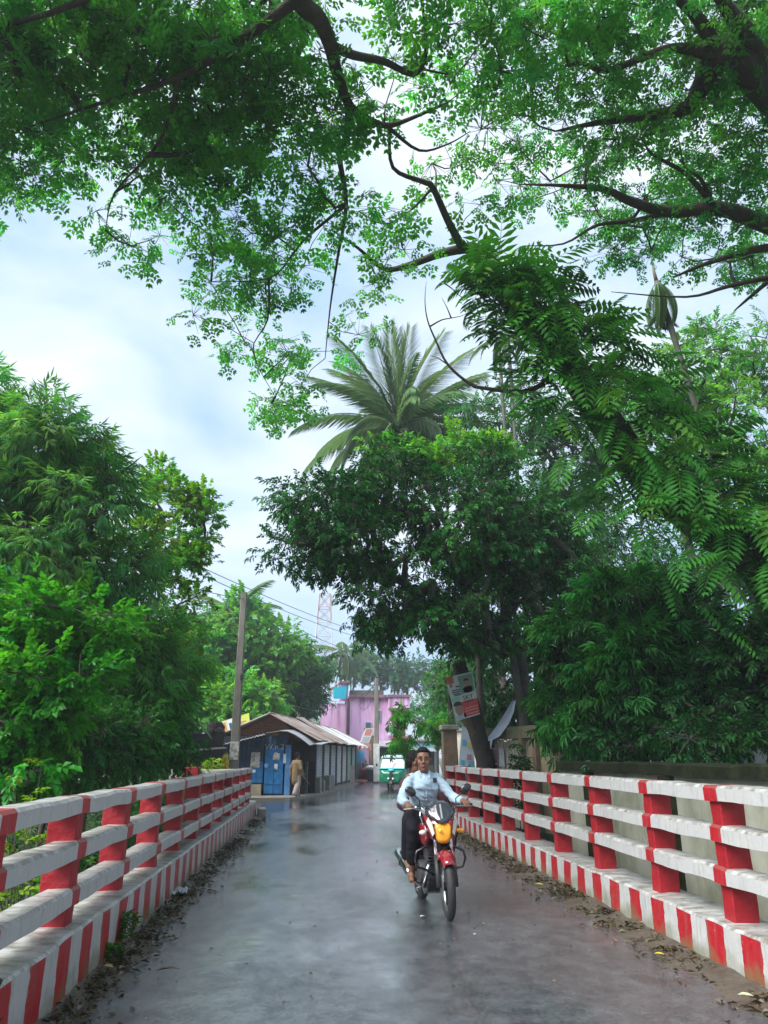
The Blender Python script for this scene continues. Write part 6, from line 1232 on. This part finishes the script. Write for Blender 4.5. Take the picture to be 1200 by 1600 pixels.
tree('background_tree', 'dark tree filling the gap behind the thin palm trunks', (8.5, 28, -.2), [(8.4, 28, 6), (8.2, 28, 11)], .28,
     [E(830, 650, 27, 90, 70), E(740, 640, 28, 50, 40), E(900, 740, 27, 90, 110), E(980, 640, 27, 70, 80), E(860, 850, 27, 120, 120)], 210, 14, .75, .48, T_SMALL, LEAF, (.035, .11, .04), .25, .3)
tree('background_tree', 'dense low tree mass behind the wooden fence', (9, 24, -.2), [(9, 24, 3), (9, 24, 5)], .25,
     [E(830, 1020, 23, 110, 110), E(960, 1050, 22, 130, 120), E(1120, 980, 21, 150, 160), E(1280, 1050, 20, 160, 180), E(780, 1090, 23, 60, 50), E(960, 880, 23, 110, 90), E(1060, 900, 22, 90, 80)], 330, 14, .75, .45, T_SMALL, LEAF, (.022, .08, .028), .25, .3)
# behind the shops and far off
tree('background_tree', 'light green tree with tiered crown behind the power pole', (-6.5, 54, 0), [(-6.5, 54, 4), (-6, 54, 8)], .3, [E(365, 975, 53, 45, 40), E(420, 1000, 53, 55, 30), E(400, 1050, 54, 75, 40), E(330, 1020, 53, 40, 60), E(450, 1015, 54, 35, 25)], 170, 14, 1.2, .75, T_ROUND, LEAFB, (.10, .25, .06), .25, .2, group=GA)
tree('background_tree', 'rounded yellow green tree just behind the billboard', (-6.2, 45, 0), [(-6.2, 45, 2), (-6, 45, 4)], .2, [E(350, 1085, 45, 55, 32), E(310, 1100, 44, 45, 35), E(400, 1090, 45, 40, 30), E(360, 1120, 44, 70, 22)], 130, 14, .8, .55, T_ROUND, LEAFB, (.11, .27, .05), .2, .2, group=GA)
tree('background_tree', 'bluish dark tree between the tin roof and the pink house', (-2.2, 60, 0), [(-2.2, 60, 4), (-2, 60, 7)], .3, [E(468, 1060, 58, 45, 38), E(490, 1045, 60, 28, 25), E(450, 1095, 57, 50, 28), E(470, 1090, 57, 30, 28), E(430, 1060, 58, 40, 35)], 170, 14, .95, .62, T_BROAD, LEAF, (.03, .10, .045), .25, .3, group=GA)
tree('background_tree', 'far hazy tree above the roof of the pink house', (9, 105, 0), [(9, 105, 7), (8.5, 105, 11)], .5, [E(600, 1045, 105, 50, 22), E(640, 1055, 105, 45, 20), E(570, 1040, 105, 35, 22), E(560, 1030, 105, 25, 18), E(680, 1060, 105, 40, 25)], 120, 13, 1.7, 1.1, T_SMALL, LEAF, (.03, .09, .045), .2, .3, group=GA)
tree('background_tree', 'far tree closing the street end on the right', (16, 90, 0), [(16, 90, 3), (16, 90, 6)], .4, [E(700, 1120, 90, 50, 40), E(740, 1080, 90, 60, 60), E(660, 1110, 95, 30, 25)], 110, 13, 1.5, 1.0, T_SMALL, LEAF, (.05, .12, .06), .2, .3, group=GA)
tree('background_tree', 'far tree low on the left behind the stall', (-12, 48, 0), [(-12, 48, 4), (-12, 48, 7)], .3, [E(240, 1040, 48, 90, 90), E(290, 1100, 46, 50, 60), E(150, 1060, 48, 90, 100)], 140, 14, 1.3, .8, T_SMALL, LEAF, (.045, .13, .05), .25, .3, group=GA)
for i, (x_, y_, r_, h_) in enumerate(((-40, 90, 14, 12), (-22, 110, 12, 13), (34, 80, 14, 13), (48, 60, 16, 14), (-50, 50, 16, 14), (26, 120, 14, 14), (2, 150, 14, 10), (-14, 150, 12, 11))):
    c_ = np.array([x_, y_, h_ * .55]); tree('far_tree', ['far tree mass beyond the left roofs', 'far tree beyond the phone mast left side', 'far tree behind the right side houses', 'far tree at the right rim of the village', 'far tree at the left rim of the village', 'far tree beyond the street on the right', 'far tree low at the end of the street', 'far tree left of the street end'][i], (x_, y_, -.1), [(x_, y_, h_ * .3), (x_, y_, h_ * .55)], .4, [(c_, np.array([r_ * .6, r_ * .5, h_ * .5]))], 60, 12, 2.2, 1.5, T_SMALL, LEAF, (.04, .11, .05), .2, .3)
# sapling in front of the street
tree('sapling', 'slender sapling with drooping lance leaves left of the right railing end', (4.05, 23.6, -.1), [tuple(ony(692, 1170, 23.6)), tuple(ony(672, 1130, 23.6))], .03,
     [E(628, 1115, 23.5, 18, 12), E(622, 1128, 23.5, 14, 14), E(640, 1148, 23.5, 22, 12), E(630, 1165, 23.5, 20, 10), E(668, 1135, 23.5, 22, 16), E(655, 1175, 23.5, 12, 8)], 26, 6, .20, .28, T_ROS, LEAFB, (.08, .22, .04), .3, .7, BARK2, .2, .006, cat='sapling')
# ------------------------------------------------------------------ low plants
def plant(name, label, base, n, h, spread, size, T, col, m_=LEAFB):
    root = thing(name, label, 'plant', tuple(base)); m = MB(); pos = []; D = []
    for i in range(n):
        a = random.uniform(0, 6.28); t_ = Vector(base) + Vector((math.cos(a) * spread * random.random(), math.sin(a) * spread * random.random(), h * random.uniform(.5, 1))); m.tube([base, (Vector(base) + t_) / 2 + Vector((0, 0, h * .15)), t_], [.005, .004, .002], 5, cap=False)
        for k in (.3, .45, .6, .72, .85, 1.0): pos.append(np.array(Vector(base).lerp(t_, k))); D.append([math.cos(a + 2 * k), math.sin(a + 2 * k), .3])
    m.build('stems', BARK2, root); n_ = len(pos)
    scatter('leaves', m_, T, np.array(pos), np.array(D), RNG.uniform(-.6, .6, n_), size * RNG.uniform(.7, 1.2, n_), np.array(col)[None] * (1 + .2 * RNG.normal(size=(n_, 1))), root)
plant('roadside_weed', 'leafy weed growing at the foot of the left kerb', onz(188, 1478, 0), 7, .26, .13, .13, T_ROUND, (.05, .17, .03))
plant('roadside_weed', 'small weed patch nearest the viewer side of the leafy kerb weed', onz(172, 1500, 0), 6, .12, .12, .10, T_ROUND, (.06, .16, .03))
plant('roadside_weed', 'tall thin weed at the lower left corner in front of the kerb', Vector((-1.5, 4.15, -.02)), 6, .62, .16, .20, T_BROAD, (.06, .11, .045))
plant('yellow_shrub', 'yellow green twiggy shrub showing above the near left railing', Vector((-2.55, 7.4, -.6)), 16, 2.1, .5, .14, T_ROUND, (.14, .25, .02))
plant('yellow_shrub', 'bright yellow green fern like plant by the wing wall', Vector((*ony(322, 1200, 23.4)[:2], .35)), 16, 1.1, .5, .34, T_ROS, (.20, .33, .03))
plant('green_shrub', 'leafy green shrub showing through the rails of the left railing', Vector((-2.75, 8.6, -.7)), 18, 1.5, .7, .18, T_ROUND, (.06, .18, .03))
plant('green_shrub', 'green shrub against the first posts of the left railing', Vector((-2.7, 6.0, -.7)), 14, 1.2, .6, .18, T_ROUND, (.05, .16, .03))
plant('green_shrub', 'green shrub behind the far posts of the left railing', Vector((-2.8, 11.2, -.7)), 14, 1.3, .6, .18, T_ROUND, (.05, .15, .03))
plant('potted_shrub', 'dark leaved seedling in front of the wooden fence', Vector((*ony(808, 1190, 17.6)[:2], .1)), 9, 1.9, .3, .30, T_ROS, (.03, .09, .03), LEAFG)
# undergrowth below both railings
n = 6000; x_ = np.concatenate([RNG.uniform(-9, -2.2, 2600), RNG.uniform(-4.6, -2.15, 2400), RNG.uniform(5.4, 12, 1000)]); y_ = RNG.uniform(1.5, 24, n); p_ = np.array([[a, b, ground_z(a, b) + RNG.uniform(.0, .8)] for a, b in zip(x_, y_)]); D = rdir(n) * .8; D[:, 2] = np.abs(D[:, 2]) + .2
scatter('undergrowth', LEAF, T_SMALL, p_, D, RNG.uniform(-1, 1, n), RNG.uniform(.25, .5, n), np.array([.035, .11, .03])[None] * (1 + .3 * RNG.normal(size=(n, 1))), kind='stuff')
# grass along the far road edges
n = 1500; s_ = RNG.uniform(0, 1, n); q_ = np.array([[A[0] + U[0] * (20 + 16 * s) + .2 + RNG.normal() * .5, A[1] + U[1] * (20 + 16 * s), .0] for s in s_]); q2 = np.array([[5.2 + .16 * (24 + 30 * s - 27) + abs(RNG.normal()) * .5, 24 + 30 * s, .0] for s in s_[:900]]); p_ = np.vstack([q_, q2]); n = len(p_); D = rdir(n) * .5; D[:, 2] = 1
scatter('verge_grass', LEAFB, t_lance(6, .05, .7), p_, D, RNG.uniform(-1, 1, n), RNG.uniform(.15, .35, n), np.array([.06, .14, .03])[None] * (1 + .25 * RNG.normal(size=(n, 1))), kind='stuff')
# ------------------------------------------------------------------ mud, litter
MUD = mat('wet_mud', (.055, .042, .030), .55, (.10, .082, .06), 5, .9, 35)
def mud(name, xk, s, ya, yb, wd):
    m = MB(); V = []; ys_ = np.arange(ya, yb, .12); K_ = 5
    for y in ys_:
        w_ = wd * (1 + .75 * mnoise.noise(Vector((xk, y * 1.3, 0))) + .3 * mnoise.noise(Vector((xk, y * 6, 5))))
        for k in range(K_): t = k / (K_ - 1); V.append((xk + s * w_ * t, y, road_z(xk + s * w_ * t, y) + .06 * (1 - t) ** 1.6 * (1 + .6 * mnoise.noise(Vector((t * 3, y * 4, 1)))) + .004 + (.0 if t < 1 else -.014)))
    m.add(V, [(j * K_ + i, j * K_ + i + 1, (j + 1) * K_ + i + 1, (j + 1) * K_ + i) for j in range(len(ys_) - 1) for i in range(K_ - 1)]); tag(m.build(name, MUD, smooth=True), kind='structure')
mud('mud_strip_left', -1.66, 1, -6, 22.2, .30); mud('mud_strip_right', 3.18, -1, -6, 20.7, .36)
def t_litter():
    t = TP(); t.leaf((0, 0, 0), (1, 0, 0), 1, .28, (0, 0, 1), .5, .5, .1); return t.out()
n = 15000; sd_ = RNG.uniform(0, 1, n) < .5; y_ = RNG.uniform(2.5, 21.5, n); off = np.abs(RNG.normal(size=n)) * .15; x_ = np.where(sd_, -1.62 + off, 3.14 - off * 1.25); p_ = np.stack([x_, y_, np.array([road_z(a, b) for a, b in zip(x_, y_)]) + .010 + .06 * np.exp(-off * 6) * RNG.uniform(.5, 1.1, n)], 1)
pal = np.array([[.06, .04, .022], [.10, .07, .04], [.035, .025, .018], [.14, .11, .07], [.05, .055, .02], [.20, .18, .14]]); c_ = pal[RNG.integers(0, 6, n)]; D = rdir(n); D[:, 2] *= .25; kp_ = np.array([mnoise.noise(Vector((a * 1.5, b * 1.9, 2))) + .5 * mnoise.noise(Vector((a * 4, b * 5, 7))) > random.gauss(-.10, .16) for a, b in zip(x_, y_)]); p_, c_, D = p_[kp_], c_[kp_], D[kp_]; n = len(p_)
scatter('leaf_litter', mat('litter', (.1, .08, .05)) if False else LEAFG, t_litter(), p_, D, RNG.uniform(-.5, .5, n), .018 + .07 * RNG.uniform(0, 1, n) ** 2.2, c_, kind='stuff')
n = 240; x_ = RNG.uniform(-1.3, 2.8, n); y_ = RNG.uniform(3, 20, n); D = rdir(n); D[:, 2] *= .05
scatter('road_litter', LEAFG, t_litter(), np.stack([x_, y_, np.array([road_z(a, b) for a, b in zip(x_, y_)]) + .006], 1), D, RNG.uniform(-.2, .2, n), RNG.uniform(.012, .045, n), pal[RNG.integers(0, 6, n)] * 1.2, kind='stuff')
for px, py, z, c_, lab, s in ((1030, 1492, .03, (.55, .45, .03), 'yellow leaf scrap on the mud by the right kerb', .07), (842, 1383, .02, (.5, .42, .05), 'yellow fallen leaf on the wet road near the right kerb', .11), (660, 1433, .012, (.35, .45, .3), 'pale leaf on the road left of the front tyre', .06), (168, 1512, .03, (.28, .20, .06), 'brown and green fallen leaf below the kerb weed', .10), (262, 1517, .012, (.06, .03, .025), 'dark twig lying on the wet road at lower left', .16), (742, 1461, .012, (.5, .5, .48), 'tiny white scrap on the dark road', .03), (1165, 1557, .03, (.45, .48, .3), 'pale leaf on the mud at lower right', .09)):
    p = onz(px, py, z); a = random.uniform(-.6, .6); w_ = .12 if 'twig' in lab else .32
    m = MB(); d = Vector((math.cos(a), math.sin(a), 0)); e_ = Vector((-d.y, d.x, 0)); P = [Vector(p) + d * u * s + e_ * v * s * w_ + Vector((0, 0, .006 + .12 * s * abs(v))) for u, v in ((-.5, 0), (-.2, .9), (.2, .8), (.55, 0), (.2, -.8), (-.2, -.9))]; m.prism(P, (0, 0, .003)); nm = 'twig' if 'twig' in lab else 'paper_scrap' if 'scrap on' in lab and 'white' in lab else 'fallen_leaf'
    tag(m.build(nm, mat('fallen%d' % px, c_, .5)), lab, nm.replace('_', ' '))
# crumpled plastic wrapper by the left kerb
p = onz(277, 1393, .03); V = []; K_ = 7
for j in range(K_):
    for i in range(K_): V.append((p[0] + (i / 6 - .5) * .24, p[1] + (j / 6 - .5) * .34, p[2] + .01 + .05 * mnoise.noise(Vector((i * .9, j * .9, 2)))))
m = MB(); m.add(V, [(j * K_ + i, j * K_ + i + 1, (j + 1) * K_ + i + 1, (j + 1) * K_ + i) for j in range(K_ - 1) for i in range(K_ - 1)]); o = m.build('plastic_wrapper', mat('plastic_white', (.30, .32, .34), .25)); sd2 = o.modifiers.new('t', 'SOLIDIFY'); sd2.thickness = .004
tag(o, 'crumpled white plastic wrapper in the mud by the left kerb', 'wrapper')
# ------------------------------------------------------------------ haze
HAZE = True
if HAZE:
    m_ = bpy.data.materials.new('haze'); m_.use_nodes = True; t = m_.node_tree; t.nodes.clear(); o_ = t.nodes.new('ShaderNodeOutputMaterial'); v = t.nodes.new('ShaderNodeVolumePrincipled')
    v.inputs['Color'].default_value = (.86, .93, 1, 1); v.inputs['Density'].default_value = .0011; v.inputs['Anisotropy'].default_value = .2; t.links.new(v.outputs[0], o_.inputs['Volume'])
    hz_ = MB().box((0, 420, 17.), (1600, 1100, 46)).build('haze', m_); tag(hz_, kind='stuff')
